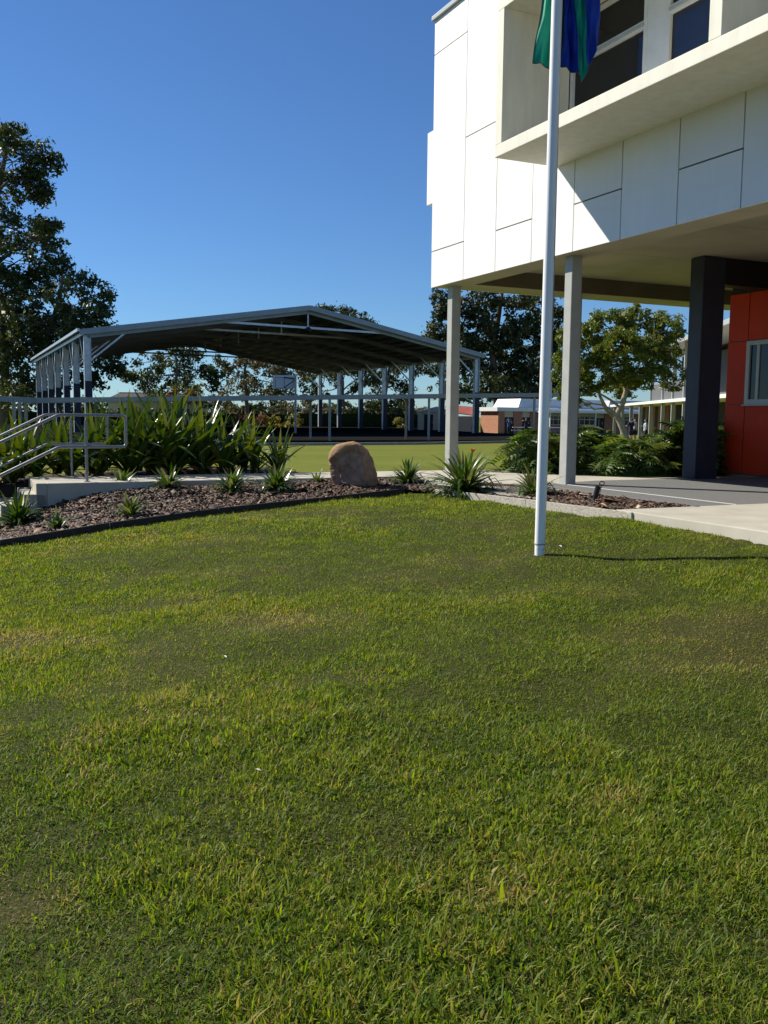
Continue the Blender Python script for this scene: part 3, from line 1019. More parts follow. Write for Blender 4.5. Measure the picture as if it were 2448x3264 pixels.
# projecting box with windows
FR = 7.0
box = MB().box(FR, EF + .05, D_END, BD, BX0, BX0 + .165).build('window_box_floor', 'render_cream', bld, bevel=.008)
MB().box(FR, EF + .05, D_END, BD, BX1 - .165, BX1).build('window_box_top', 'render_cream', bld, bevel=.008)
MB().box(FR + .001, EF + .05, BD - .165, BD - .001, BX0 + .166, BX1 - .166).build('window_box_end', 'render_cream', bld, bevel=.004)
for df in (7.46, 3.3):
    MB().box(FR + .001, EF + .12, df - .17, df, BX0 + .166, BX1 - .166).build('window_box_fin', 'render_cream', bld, bevel=.004)
# window wall inside the box
WP = 8.15
zb, zt_ = BX0 + .166, BX1 - .166

def pane_window(dL, dR, glassm, trans=True, sill=None):
    """frame between dL (far) and dR (near); panes below and above a transom"""
    w = MB()
    fwid = .06
    for a_, b_ in ((dL, dL - fwid), (dR + fwid, dR)):
        w.box(WP - .04, WP + .04, b_ if b_ < a_ else a_, a_ if b_ < a_ else b_, zb, zt_)
    w.box(WP - .039, WP + .039, dR + fwid, dL - fwid, zb, zb + .05)
    w.box(WP - .039, WP + .039, dR + fwid, dL - fwid, 5.885, 5.985)
    w.box(WP - .039, WP + .039, dR + fwid, dL - fwid, zt_ - .06, zt_)
    f_ = w.build('window', 'frame_white', bld, bevel=.004)
    w2 = MB()
    w2.box(WP - .055, WP - .040, dR + fwid - .01, dL - fwid + .01, 5.915, 5.955)
    w2.build('transom_rib', 'frame_grey', f_)
    MB().box(WP + .005, WP + .012, dR + fwid, dL - fwid, zb + .05, 5.885).build('pane', glassm, f_)
    MB().box(WP + .005, WP + .012, dR + fwid, dL - fwid, 5.985, zt_ - .06).build('pane', 'glass_dark', f_)
    return f_
pane_window(11.32, 9.73, 'glass_dark')
MB().box(WP - .03, WP + .06, 9.37, 9.728, zb, zt_).build('mullion_panel', 'frame_white', bld)
pane_window(9.368, 7.47, 'glass_blue')
pane_window(7.28, 5.4, 'glass_dark')
pane_window(5.39, 3.31, 'glass_blue')
MB().box(WP + .045, WP + .075, 9.75, 10.25, zb + .06, 5.88).build('blind', 'curtain', bld)
MB().box(WP + .10, WP + .13, D_END, 11.33, zb, zt_).build('room_dark', 'black_panel', bld)

# soffit: rim beams and a higher ceiling between them
MB().box(EF + .001, EF + .50, D_END, DC - .03, Z0 + .001, Z0 + .018).build('soffit_rim', 'soffit', bld)
MB().box(EF + .501, 20, DC - .72, DC - .03, Z0 + .001, Z0 + .26).build('soffit_rim', 'soffit', bld)
MB().box(EF + .505, 20, DC - .735, DC - .721, Z0 + .004, Z0 + .30).build('edge_beam', 'beam_brown', bld)
for i in range(6):
    d1 = DC - .74 - i * 2.4
    MB().box(EF + .31, 20, max(D_END, d1 - 2.4 + .012), d1, 3.61, 3.66).build('ceiling_panel', 'soffit', bld)
MB().box(EF + .485, EF + .50, D_END, DC - .74, Z0 + .019, 3.61).build('rim_lining', 'soffit', bld)
MB().box(EF + .30, 20, D_END, DC - .33, 3.67, 3.74).build('floor_slab', 'concrete_dark', bld)
MB().box(19.7, 20, D_END, DC - .34, 0, 7.7).build('rear_wall', 'panel_white', bld)
MB().box(EF + .31, 19.7, D_END, D_END + .2, 3.75, 7.7).build('rear_wall', 'panel_white', bld)

# steel columns
for (e, d) in ((8.24, 11.31), (8.24, 14.87), (10.86, 14.80)):
    c = MB().box(e, e + .18, d, d + .18, -.01, Z0 + (.0 if e < 8.5 else .0) + .005).build('column', 'column_grey', bld, bevel=.012)
    MB().box(e - .02, e + .20, d - .02, d + .20, -.012, .006).build('base_plate', 'column_grey', c)
# charcoal pillar, bulkhead and red entry wall
MB().box(11.10, 11.57, 11.70, 12.00, -.01, 3.60).build('pillar', 'charcoal', bld, bevel=.01)
MB().box(11.571, 12.69, 11.72, 11.98, 3.18, 3.605).build('bulkhead', 'black_panel', bld)
MB().box(12.70, 13.0, D_END, 12.66, 3.185, 3.608).build('bulkhead', 'black_panel', bld)
RW = 12.67
MB().box(RW + .016, RW + .25, D_END, 12.655, 0, 3.18).build('entry_wall', 'joint', bld)
rs = [12.68, 12.22]
def red(d0, d1, z0, z1):
    MB().box(RW, RW + .015, d0 + .009, d1 - .009, z0 + .009, z1 - .009).build('red_panel', 'red_panel', bld)
for z0, z1 in ((0.02, 1.24), (1.24, 2.35), (2.35, 3.185)):
    red(12.22, 12.68, z0, z1)
for d0, d1 in ((11.0, 12.22), (9.8, 11.0), (8.6, 9.8), (7.4, 8.6), (6.2, 7.4)):
    red(d0, d1, .02, 1.24)
    red(d0, d1, 2.35, 3.185)
for d0, d1 in ((9.8, 10.4), (8.6, 9.8), (7.4, 8.6), (6.2, 7.4)):
    red(d0, d1, 1.24, 2.35)
w = MB()
w.box(RW - .035, RW + .03, 12.135, 12.215, 1.245, 2.345)
w.box(RW - .035, RW + .03, 10.405, 10.49, 1.245, 2.345)
w.box(RW - .034, RW + .03, 10.49, 12.135, 1.245, 1.335)
w.box(RW - .034, RW + .03, 10.49, 12.135, 2.27, 2.345)
w.box(RW - .02, RW + .02, 11.93, 11.99, 1.335, 2.27)
wn = w.build('window', 'frame_grey', bld, bevel=.004)
MB().box(RW - .060, RW - .0355, 10.38, 12.25, 1.225, 1.243).build('sill', 'frame_grey', wn)
MB().box(RW + .002, RW + .008, 10.49, 12.135, 1.335, 2.27).build('pane', 'glass_dark', wn)
MB().box(RW - .006, RW - .001, 11.20, 11.68, 1.75, 2.16).build('paper_notice', 'white_cloth', wn)

# ------------------------------------------------------------------ flagpole and flag
PX, PY = 1.425, 8.40
pz = float(ground_h(PX, PY)) 
fp = thing('flagpole', 'white flagpole standing in the lawn in front of the building', 'flagpole', (PX, PY, pz))
MB().tube([(PX, PY, pz + .10), (PX + .018, PY, pz + 4.8), (PX + .04, PY, pz + 9.5)], [.0478, .0466, .036], 28).build('shaft', 'pole_white', fp, True)
MB().tube([(PX, PY, pz - .1), (PX, PY, pz + .098)], .0455, 28).build('ground_sleeve', 'pole_white', fp, True)
MB().tube([(PX, PY, pz + .094), (PX, PY, pz + .106)], .0492, 28).build('collar', 'pole_grey', fp, True)
for a_ in (-.6, .5):
    MB().ball((PX + .046 * math.sin(a_), PY - .046 * math.cos(a_), pz + .055), .005, 8, 5).build('bolt', 'pole_grey', fp, True)
cl = MB()
cl.box(PX + .050, PX + .066, PY - .02, PY + .02, 1.12, 1.30)
cl.box(PX + .048, PX + .058, PY - .015, PY + .015, 1.30, 1.40)
cl.build('cleat_plate', 'pole_white', fp, bevel=.004)
MB().ball((PX + .056, PY, 1.42), (.014, .014, .02), 8, 6).build('lock', 'black_plastic', fp, True)
MB().tube([(PX + .058, PY - .02, 1.40), (PX + .056, PY - .02, 4.0), (PX + .055, PY - .01, 9.3)], .003, 5).build('halyard', 'pole_grey', fp, True)

def make_flag():
    fl = thing('flag', 'limp green, blue and black flag hanging on the white flagpole', 'flag', (PX, PY + .06, 4.0))
    # the folds: x offset, y depth, bottom height, for points along the folded lower edge
    prof = [(1.262, 8.53, 4.075), (1.33, 8.49, 4.062), (1.42, 8.55, 4.045), (1.485, 8.52, 4.05), (1.50, 8.50, 4.05), (1.505, 8.47, 4.035), (1.55, 8.45, 4.015), (1.60, 8.50, 3.99), (1.64, 8.44, 3.985), (1.66, 8.43, 3.97),
            (1.685, 8.42, 3.88), (1.70, 8.46, 3.93), (1.735, 8.44, 3.99), (1.76, 8.47, 4.06), (1.80, 8.44, 4.16), (1.835, 8.48, 4.28)]
    topx = [1.35, 1.38, 1.42, 1.50, 1.515, 1.53, 1.55, 1.565, 1.58, 1.60, 1.645, 1.655, 1.69, 1.72, 1.78, 1.825]
    bands = [('green_band', 'green_cloth', 0, 3), ('black_band', 'black_cloth', 3, 5), ('blue_band', 'blue_cloth', 5, 9), ('green_fold', 'green_cloth', 9, 12), ('blue_fold', 'blue_cloth', 12, 15)]
    NZ, SUB = 40, 5
    def pt(s, t):
        i = min(int(s), len(prof) - 2)
        fr = s - i
        a_, b_ = prof[i], prof[i + 1]
        x0 = a_[0] + (b_[0] - a_[0]) * fr
        y0 = a_[1] + (b_[1] - a_[1]) * fr
        zb_ = a_[2] + (b_[2] - a_[2]) * fr
        x1 = topx[i] + (topx[i + 1] - topx[i]) * fr
        zz = zb_ + (6.1 - zb_) * t
        k = min(1, (zz - zb_) / .62)
        pinch = max(0, (zz - 4.62)) / 1.5
        x = x0 + (x1 - x0) * k
        x = x + (1.50 - x) * pinch * .75
        y = y0 + .012 * math.sin(s * 2.3 + zz * 7) + .010 * math.sin(s * 5 - zz * 11)
        y = y + (8.47 - y) * min(1, pinch) * .5
        x += .006 * math.sin(zz * 13 + s * 1.7)
        return (x, y, zz)
    for nm, m, a_, b_ in bands:
        mb = MB()
        n1 = (b_ - a_) * SUB + 1
        vv, ff = [], []
        for r_ in range(NZ + 1):
            for c_ in range(n1):
                vv.append(pt(a_ + c_ / SUB, (r_ / NZ) ** 1.4))
        for r_ in range(NZ):
            for c_ in range(n1 - 1):
                k = r_ * n1 + c_
                ff.append((k, k + 1, k + n1 + 1, k + n1))
        mb.add(vv, ff)
        o = mb.build(nm, m, fl, True)
        sm = o.modifiers.new('thickness', 'SOLIDIFY')
        sm.thickness = .0015
    # dark hem round the loose edges
    h = MB()
    h.tube([Vector(pt(0, (r_ / NZ) ** 1.4)) + Vector((-.001, -.002, 0)) for r_ in range(NZ + 1)], .0035, 5)
    h.tube([Vector(pt(i / 4, 0)) + Vector((0, -.002, 0)) for i in range(0, 13)], .0035, 5)
    h.tube([Vector(pt(5 + i / 4, 0)) + Vector((0, -.002, 0)) for i in range(0, 17)], .0035, 5)
    h.build('hem', 'black_cloth', fl, True)
make_flag()

# ------------------------------------------------------------------ boulder
def make_boulder():
    x0, y0 = -.47, 14.02
    zb_ = float(bed_h(x0, y0))
    bm = bmesh.new()
    bmesh.ops.create_icosphere(bm, subdivisions=5, radius=1.0)
    from mathutils import noise as mn
    crust = []
    lay = bm.verts.layers.float.new('crust')
    LT = ([0, .2, .45, .65, .8, .92, 1], [.10, .045, .0, .005, .035, .12, .44])
    RT = ([0, .1, .3, .5, .7, .82, .93, 1], [.965, 1.0, .985, .94, .875, .815, .71, .54])
    for v in bm.verts:
        p = v.co.normalized()
        t = (p.z + 1) / 2
        t = .5 + .5 * math.copysign(abs(2 * t - 1) ** .92, 2 * t - 1)
        rh = math.hypot(p.x, p.y)
        k = (1 - (1 - min(1, rh)) ** 2.2) ** .5 if rh < 1 else 1
        cx_, sy_ = (p.x / rh, p.y / rh) if rh > 1e-6 else (0, 0)
        cx_ = math.copysign(abs(cx_) ** .72, cx_)
        sy_ = math.copysign(abs(sy_) ** .80, sy_)
        l_, r2 = float(np.interp(t, *LT)), float(np.interp(t, *RT))
        mx_, hw = (l_ + r2) / 2, (r2 - l_) / 2
        x = (mx_ + hw * cx_ * k - .5) * .735
        y = sy_ * k * .30 * (1.05 - .42 * max(0, t - .3))
        z = (t - .5) * .76
        v.co = (x, y, z)
    bmesh.ops.smooth_vert(bm, verts=bm.verts, factor=.5, use_axis_x=True, use_axis_y=True, use_axis_z=True)
    bmesh.ops.smooth_vert(bm, verts=bm.verts, factor=.5, use_axis_x=True, use_axis_y=True, use_axis_z=True)
    bm.normal_update()
    for v in bm.verts:
        n1 = mn.noise(v.co * 3.1 + Vector((3, 1, 2)))
        n2 = mn.noise(v.co * 7.5)
        n3 = mn.noise(v.co * 19)
        x, y, z = v.co
        # split face: the front is broken away below a sloping crack
        crack = z - (.12 + .62 * (x + .26) + .03 * n2)
        front = -y
        c = 0.0
        if front > .02:
            c = min(1, max(0, crack / .03)) if x < .12 else 0.0
        else:
            c = min(1, (.02 - front) / .05)
        inset = .070 * (1 - c) * min(1, max(0, front - .03) / .12) * max(0, min(1, (.34 - z) / .12))
        # deeper scar at the lower left
        if front > .05 and z < .02 + .05 * n2 and x < -.02 + .05 * n1:
            inset += .055 * min(1, (.02 + .05 * n2 - z) / .035) * min(1, (-.02 + .05 * n1 - x) / .04 + .0)
        v.co += v.normal * (.024 * n1 + (.022 * n2 + .016 * n3) * (1 - .75 * c) - inset)
        v[lay] = max(0, min(1, c + .25 * n2 if c > .05 and c < .95 else c))
    me = bpy.data.meshes.new('boulder')
    bm.to_mesh(me)
    bm.free()
    me.materials.append(MATS['sandstone'])
    me.polygons.foreach_set('use_smooth', [True] * len(me.polygons))
    o = bpy.data.objects.new('boulder', me)
    link(o)
    o.location = (x0, y0, zb_ + .300)
    tag(o, 'rounded tan sandstone boulder sitting in the bark mulch', 'boulder')
make_boulder()

# ------------------------------------------------------------------ spike light in the right bed
lx, ly = 2.54, 11.15
lz = float(bed_h(lx, ly))
gl = thing('garden_spotlight', 'black spike spotlight stuck in the right mulch bed', 'garden light', (lx, ly, lz))
MB().tube([(lx - .012, ly, lz - .05), (lx + .004, ly, lz + .12)], [.008, .010], 8).build('spike', 'black_plastic', gl, True)
MB().tube([(lx - .004, ly - .01, lz + .05), (lx + .030, ly - .02, lz + .20)], [.030, .034], 14).build('lamp_body', 'black_plastic', gl, True)
MB().tube([(lx + .075 + .030 * math.cos(a_), ly - .01, lz + .235 + .022 * math.sin(a_)) for a_ in [i * math.pi / 8 for i in range(17)]], .006, 6).build('bracket_ring', 'black_plastic', gl, True)
MB().tube([(lx + .03, ly - .01, lz + .20), (lx + .055, ly - .01, lz + .215)], .008, 6).build('knuckle', 'black_plastic', gl, True)
MB().tube([(lx + .075, ly - .01, lz + .213), (lx + .062, ly - .01, lz + .15), (lx + .05, ly - .01, lz + .10), (lx + .045, ly - .01, lz - .01)], .004, 5).build('cable', 'black_plastic', gl, True)

# ------------------------------------------------------------------ plants with strap leaves
def strap_mesh(name, L, w, th0, arch, keel, m, n=7, tipfold=0.0, twist=0.0):
    vv, ff = [], []
    x = z = 0.0
    for i in range(n + 1):
        t = i / n
        th = th0 + arch * t ** 1.6 + (tipfold if t > .72 else 0)
        if i:
            x += math.sin(th) * L / n
            z += math.cos(th) * L / n
        wt = w * (.62 + .38 * min(1, t * 3.5)) * (1 - max(0, (t - .45) / .55) ** 1.9) + .0012
        nx_, nz_ = -math.cos(th), math.sin(th)
        tw = twist * t
        off = keel * wt
        for s_ in (-1, 0, 1):
            lift = off * abs(s_)
            vv.append((x + nx_ * (lift + s_ * wt / 2 * math.sin(tw)), s_ * wt / 2 * math.cos(tw), z + nz_ * (lift + s_ * wt / 2 * math.sin(tw))))
    for i in range(n):
        k = i * 3
        ff += [(k, k + 1, k + 4, k + 3), (k + 1, k + 2, k + 5, k + 4)]
    me = MB().add(vv, ff).mesh(name, m, True)
    return me

CRIN = [strap_mesh('leaf', 1.0, .078, th, ar, .22, 'leaf_crinum', 8, tf, tw) for th, ar, tf, tw in ((.02, .22, 0, .3), (.05, .45, 0, -.3), (.05, .8, 0, .4), (.0, .3, .9, .2), (.1, 1.2, 0, -.5), (.0, .12, 0, .7))]
CRDRY = [strap_mesh('dry_leaf', 1.0, .07, .2, 1.7, .2, 'leaf_dry', 8, 0, .9), strap_mesh('dry_leaf', 1.0, .06, .1, 2.3, .1, 'leaf_dry', 8, .3, -.9)]
STRAP = [strap_mesh('leaf', 1.0, .050, th, ar, .18, 'leaf_strap', 6, 0, tw) for th, ar, tw in ((.02, .25, .2), (.05, .55, -.3), (.05, .95, .4), (.0, 1.4, -.2), (.08, 1.9, .3))]
STRAP += [strap_mesh('leaf', 1.0, .046, .0, .5, .12, 'leaf_strap', 7, 1.1, .5), strap_mesh('leaf', 1.0, .040, .1, 1.1, .1, 'leaf_strap', 7, .9, -.8)]
STDRY = [strap_mesh('dry_leaf', 1.0, .035, .2, 1.9, .1, 'leaf_dry', 6, 0, .6)]

def put_leaf(me, parent, az, tilt, sc, off=(0, 0, 0), wsc=None):
    o = bpy.data.objects.new(me.name.split('.')[0], me)
    C.objects.link(o)
    o.parent = parent
    o.location = off
    o.rotation_euler = (0, tilt, az)
    o.scale = (sc, sc if wsc is None else wsc, sc)
    return o

# tall lilies behind the handrails: e, d, leaf length, number of leaves
def tip_h(e):
    return float(np.interp(e, [-1.8, -.6, .6, 1.6, 2.4, 3.2, 3.9, 4.5, 5.2], [.72, .80, .92, 1.02, 1.24, 1.42, 1.30, 1.12, .80]))

lil = []
for row, d0 in enumerate((15.45, 15.95, 16.5)):
    e = -1.75 + row * .25
    while e < 5.15 - row * .12:
        lil.append((e + random.uniform(-.1, .1), d0 + random.uniform(-.10, .12)))
        e += .43 + .08 * row
lil.sort(key=lambda q: q[0])
rows_of = {0: 'front row', 1: 'middle row', 2: 'back row'}
cnt = {0: 0, 1: 0, 2: 0}
for (e, d) in lil:
    row = 0 if d < 15.72 else (1 if d < 16.25 else 2)
    i = cnt[row]
    cnt[row] += 1
    th = tip_h(e)
    base = -.02 - .45 * float(sstep(1.4, -.4, e))
    pos = W(e, d, base)
    word = ['leftmost', '2nd from left', '3rd from left', '4th from left', '5th from left', '6th from left', '7th from left', '8th from left', '9th from left', '10th from left', '11th from left', '12th from left', '13th from left', '14th from left', '15th from left', '16th from left', '17th from left', '18th from left', '19th from left'][min(i, 18)]
    p = thing('lily_plant', 'tall broad strap leaved lily behind the handrails, %s in the %s' % (word, rows_of[row]), 'lily plant', pos, group='tall lilies behind the footpath')
    L = (th - base) * 1.03
    n = 19
    for k in range(n):
        f_ = (k / n) ** .75
        me = random.choice(CRIN[:2] + CRIN[5:] if f_ < .45 else CRIN[1:4] if f_ < .8 else CRIN[2:5])
        az = k * 2.4 + random.uniform(-.4, .4)
        put_leaf(me, p, az, .06 + .78 * f_ + random.uniform(-.08, .08), L * random.uniform(.80, 1.14) * (1 - .16 * f_), (random.uniform(-.05, .05), random.uniform(-.05, .05), 0), L * random.uniform(.85, 1.25))
    for k in range(3 if e > 1.5 else 4):
        put_leaf(random.choice(CRDRY), p, random.uniform(0, 6.28), random.uniform(.6, 1.0), L * random.uniform(.4, .6), (0, 0, 0))

def strap_plant(u, v, h, spread, n, label, dry=2, flower=False, z=None, lean=0.0):
    q = atz(u, v, -.1)
    for _ in range(5):
        q = atz(u, v, float(bed_h(q.x, q.y)))
    h *= 1.08
    spread *= 1.14
    n = int(n * 2.4)
    zb_ = float(bed_h(q.x, q.y))
    p = thing('strap_leaf_plant', label, 'garden plant', (q.x, q.y, zb_ - .01), group='strap leaved plants in the mulch beds')
    for k in range(n):
        f_ = ((k + .5) / n) ** .7
        me = random.choice(STRAP[:2] if f_ < .4 else STRAP[1:4] if f_ < .8 else STRAP[2:5])
        if random.random() < .13:
            me = random.choice(STRAP[5:])
        az = k * 2.399 + random.uniform(-.3, .3)
        L = h * random.uniform(.58, 1.16)
        put_leaf(me, p, az, .04 + spread * f_ + random.uniform(-.07, .07) + lean * math.cos(az), L, (random.uniform(-.04, .04) * h * 2, random.uniform(-.04, .04) * h * 2, 0), L * .3 + .80)
    for k in range(dry):
        put_leaf(STDRY[0], p, random.uniform(0, 6.28), random.uniform(.7, 1.1), h * .7, (0, 0, 0), .5)
    if flower:
        x, y, zz = q.x + .10, q.y + .02, zb_
        MB().tube([(q.x + .02, q.y, zz), (x, y, zz + h * .80)], .006, 6).build('flower_stalk', 'leaf_strap', p, True)
        fm = MB()
        for i in range(8):
            a_ = i * .785
            fm.tube([(x, y, zz + h * .79), (x + .020 * math.cos(a_), y + .020 * math.sin(a_), zz + h * .83), (x + .034 * math.cos(a_), y + .034 * math.sin(a_), zz + h * .87)], [.004, .011, .004], 6)
        fm.build('flower', 'flower_orange', p, True)
    return p

strap_plant(62, 1672, .46, 1.0, 46, 'big pale edged strap plant at the foot of the concrete steps')
strap_plant(182, 1690, .27, .6, 14, 'small upright strap plant by the dark timber edging, left of the others', 0)
strap_plant(392, 1588, .34, 1.1, 26, 'thin dark strap plant against the footpath side, nearest the steps')
strap_plant(415, 1646, .33, .75, 22, 'bright green strap plant at the dark edging below the handrail end', 1)
strap_plant(538, 1583, .35, 1.05, 28, 'strap plant by the footpath, second from the steps')
strap_plant(738, 1572, .40, 1.1, 40, 'strap plant with yellowed base leaves in the middle of the left bed', 5)
strap_plant(885, 1566, .43, 1.1, 48, 'large strap plant just left of the boulder', 4)
strap_plant(1012, 1536, .20, 1.0, 12, 'tiny strap plant tucked at the left foot of the boulder', 0)
strap_plant(1298, 1540, .42, 1.15, 50, 'dense dark strap plant right of the boulder', 2)
strap_plant(1482, 1570, .66, 1.2, 92, 'largest strap plant, with one orange flower, in front of the corner column', 3, True)
strap_plant(1702, 1580, .46, 1.1, 36, 'sparse strap plant behind the flagpole', 4)

def soil_patch(poly):
    # bare dark soil under the dense planting, following the ground
    es_ = np.linspace(min(p[0] for p in poly), max(p[0] for p in poly), 40)
    ds_ = np.linspace(min(p[1] for p in poly), max(p[1] for p in poly), 24)
    Eg, Dg = np.meshgrid(es_, ds_)
    X = Eg * CA - Dg * SA
    Y = Eg * SA + Dg * CA
    Z = ground_h(X, Y) + .035 + .02 * vnoise(X, Y, .2, 31)
    n1 = len(es_)
    idx = (np.arange(len(ds_) - 1)[:, None] * n1 + np.arange(n1 - 1)[None]).ravel()
    o = bpy.data.objects.new('planting_bed', npmesh('planting_bed', np.stack([X, Y, Z], -1).reshape(-1, 3), np.stack([idx, idx + 1, idx + n1 + 1, idx + n1], -1), 'soil', True))
    link(o)
    tag(o, kind='structure')
soil_patch([(-2.4, 15.06), (5.5, 17.2)])
soil_patch([(9.45, 13.1), (13.4, 15.6)])

# ------------------------------------------------------------------ philodendron shrubs with lobed leaves
def lobed_leaf(name, droop, seed):
    r_ = random.Random(seed)
    vv, ff = [], []
    L = 1.0
    nl = 8
    def mid(t):
        return (t * L * math.cos(droop * t * .5), 0, -droop * .5 * t * t * L)
    for i in range(nl):
        t0 = .02 + i / nl * .93
        t1 = t0 + .075
        a0, a1 = mid(t0), mid(t1)
        wdt = .40 * math.sin(math.pi * (.16 + .80 * (i / nl))) + .05
        fwd = .10 + .22 * (i / nl)
        for s_ in (-1, 1):
            k = len(vv)
            ww = wdt * r_.uniform(.86, 1.1)
            dz = -.22 * ww * r_.uniform(.4, 1.4)
            m0 = ((a0[0] + fwd * .55) , s_ * ww * .62, a0[2] + .03)
            m1 = ((a1[0] + fwd * .55), s_ * ww * .60, a1[2] + .03)
            tp = ((a0[0] + a1[0]) / 2 + fwd, s_ * ww, (a0[2] + a1[2]) / 2 + dz)
            vv += [a0, a1, m1, tp, m0]
            ff.append((k, k + 1, k + 2, k + 3, k + 4) if s_ < 0 else (k + 4, k + 3, k + 2, k + 1, k))
    k = len(vv)
    pts = [mid(i / 6) for i in range(7)]
    for i, p in enumerate(pts):
        wv = .045 * (1 - i / 6.5)
        vv += [(p[0], -wv, p[2] + .006), (p[0], wv, p[2] + .006)]
    for i in range(6):
        ff.append((k + 2 * i, k + 2 * i + 2, k + 2 * i + 3, k + 2 * i + 1))
    return MB().add(vv, ff).mesh(name, 'leaf_philo', False)
PHIL = [lobed_leaf('leaf', dr, i) for i, dr in enumerate((.25, .6, .95, 1.3))]

def philo(e, d, rx, ry, h, n, label):
    p0 = W(e, d, -.06)
    p = thing('philodendron_shrub', label, 'shrub', p0, group='philodendron shrubs below the courtyard tree')
    st_ = MB()
    for k in range(n):
        # leaf blades lie on the outside of a mound, petioles lead back to its base
        a_ = random.uniform(0, 2 * math.pi)
        el = math.asin(random.uniform(.02, 1) ** .8)
        sh = random.uniform(.72, 1.0)
        c = Vector((rx * math.cos(el) * math.cos(a_) * sh, ry * math.cos(el) * math.sin(a_) * sh, .05 + h * math.sin(el) * sh))
        o = bpy.data.objects.new('leaf', random.choice(PHIL))
        C.objects.link(o)
        o.parent = p
        o.location = c - Vector((math.cos(a_), math.sin(a_), 0)) * .10
        o.rotation_euler = (random.uniform(-.5, .5), random.uniform(-.35, .45) - .4 * math.sin(el) + .3, a_ + random.uniform(-.6, .6))
        s_ = random.uniform(.32, .50)
        o.scale = (s_, s_, s_)
        if k % 3 == 0:
            q = p0 + o.location
            st_.tube([p0 + Vector((random.uniform(-.1, .1), random.uniform(-.1, .1), 0)), p0 + o.location * .55 + Vector((0, 0, .12)), q], [.010, .008, .005], 5)
    st_.build('stems', 'leaf_philo', p, True)
    return p
philo(9.72, 14.25, .62, .80, .78, 130, 'dark philodendron shrub immediately behind the second column')
philo(10.55, 14.35, .70, .72, .78, 130, 'dark philodendron shrub left of the tree trunk, behind the footpath')
philo(11.55, 14.6, .75, .75, .78, 100, 'philodendron shrub behind the others, at the tree trunk')
philo(11.05, 13.20, .62, .62, .66, 140, 'sunlit philodendron shrub spilling over the footpath edge beside the charcoal pillar')
philo(11.95, 13.30, .60, .62, .82, 120, 'tall philodendron shrub pressed against the charcoal pillar')
philo(12.60, 13.35, .60, .50, .92, 130, 'philodendron shrub glimpsed in the gap between pillar and red wall')

philo(12.28, 12.98, .40, .34, 1.02, 190, 'added philodendron shrub shading the far end of the red wall, half hidden by the pillar')  # extra shrub, tall and dense to keep sun off the red wall

# ------------------------------------------------------------------ trees
def leaf_cloud(puffs, size, per, asp=.5, flat=.8, seed=1):
    r_ = np.random.default_rng(seed)
    P = np.array([[*p[0], p[1]] for p in puffs], float)
    n = len(P)
    mx_r = P[:, 3].max()
    cnt_ = np.maximum(6, per * np.minimum(1, (P[:, 3] / (mx_r * .8)) ** 2)).astype(int)
    idx = np.repeat(np.arange(n), cnt_)
    m = len(idx)
    dv = r_.normal(size=(m, 3))
    dv /= np.linalg.norm(dv, axis=1)[:, None]
    rad = P[idx, 3] * (.25 + .75 * r_.random(m) ** .7) * (1 + .25 * np.maximum(0, r_.normal(0, 1, m)) ** 2 * .4)
    c = P[idx, :3] + dv * rad[:, None] * np.array([1, 1, flat])
    nr = dv * .7 + r_.normal(size=(m, 3)) * .75 + np.array([0, 0, .25])
    nr /= np.linalg.norm(nr, axis=1)[:, None]
    a = np.cross(nr, r_.normal(size=(m, 3)))
    a /= np.linalg.norm(a, axis=1)[:, None]
    b = np.cross(nr, a)
    s = (size * np.exp(r_.normal(0, .35, m)))[:, None]
    V = np.stack([c - a * s * .5, c - b * s * .5 * asp + a * s * .05, c + a * s * .5, c + b * s * .5 * asp - a * s * .05], 1).reshape(-1, 3)
    Fq = np.arange(m * 4).reshape(m, 4)
    t = np.clip(r_.normal(.42, .16, m) + np.repeat(r_.normal(0, .14, n), cnt_), 0, 1)
    return V, Fq, np.repeat(t, 4)

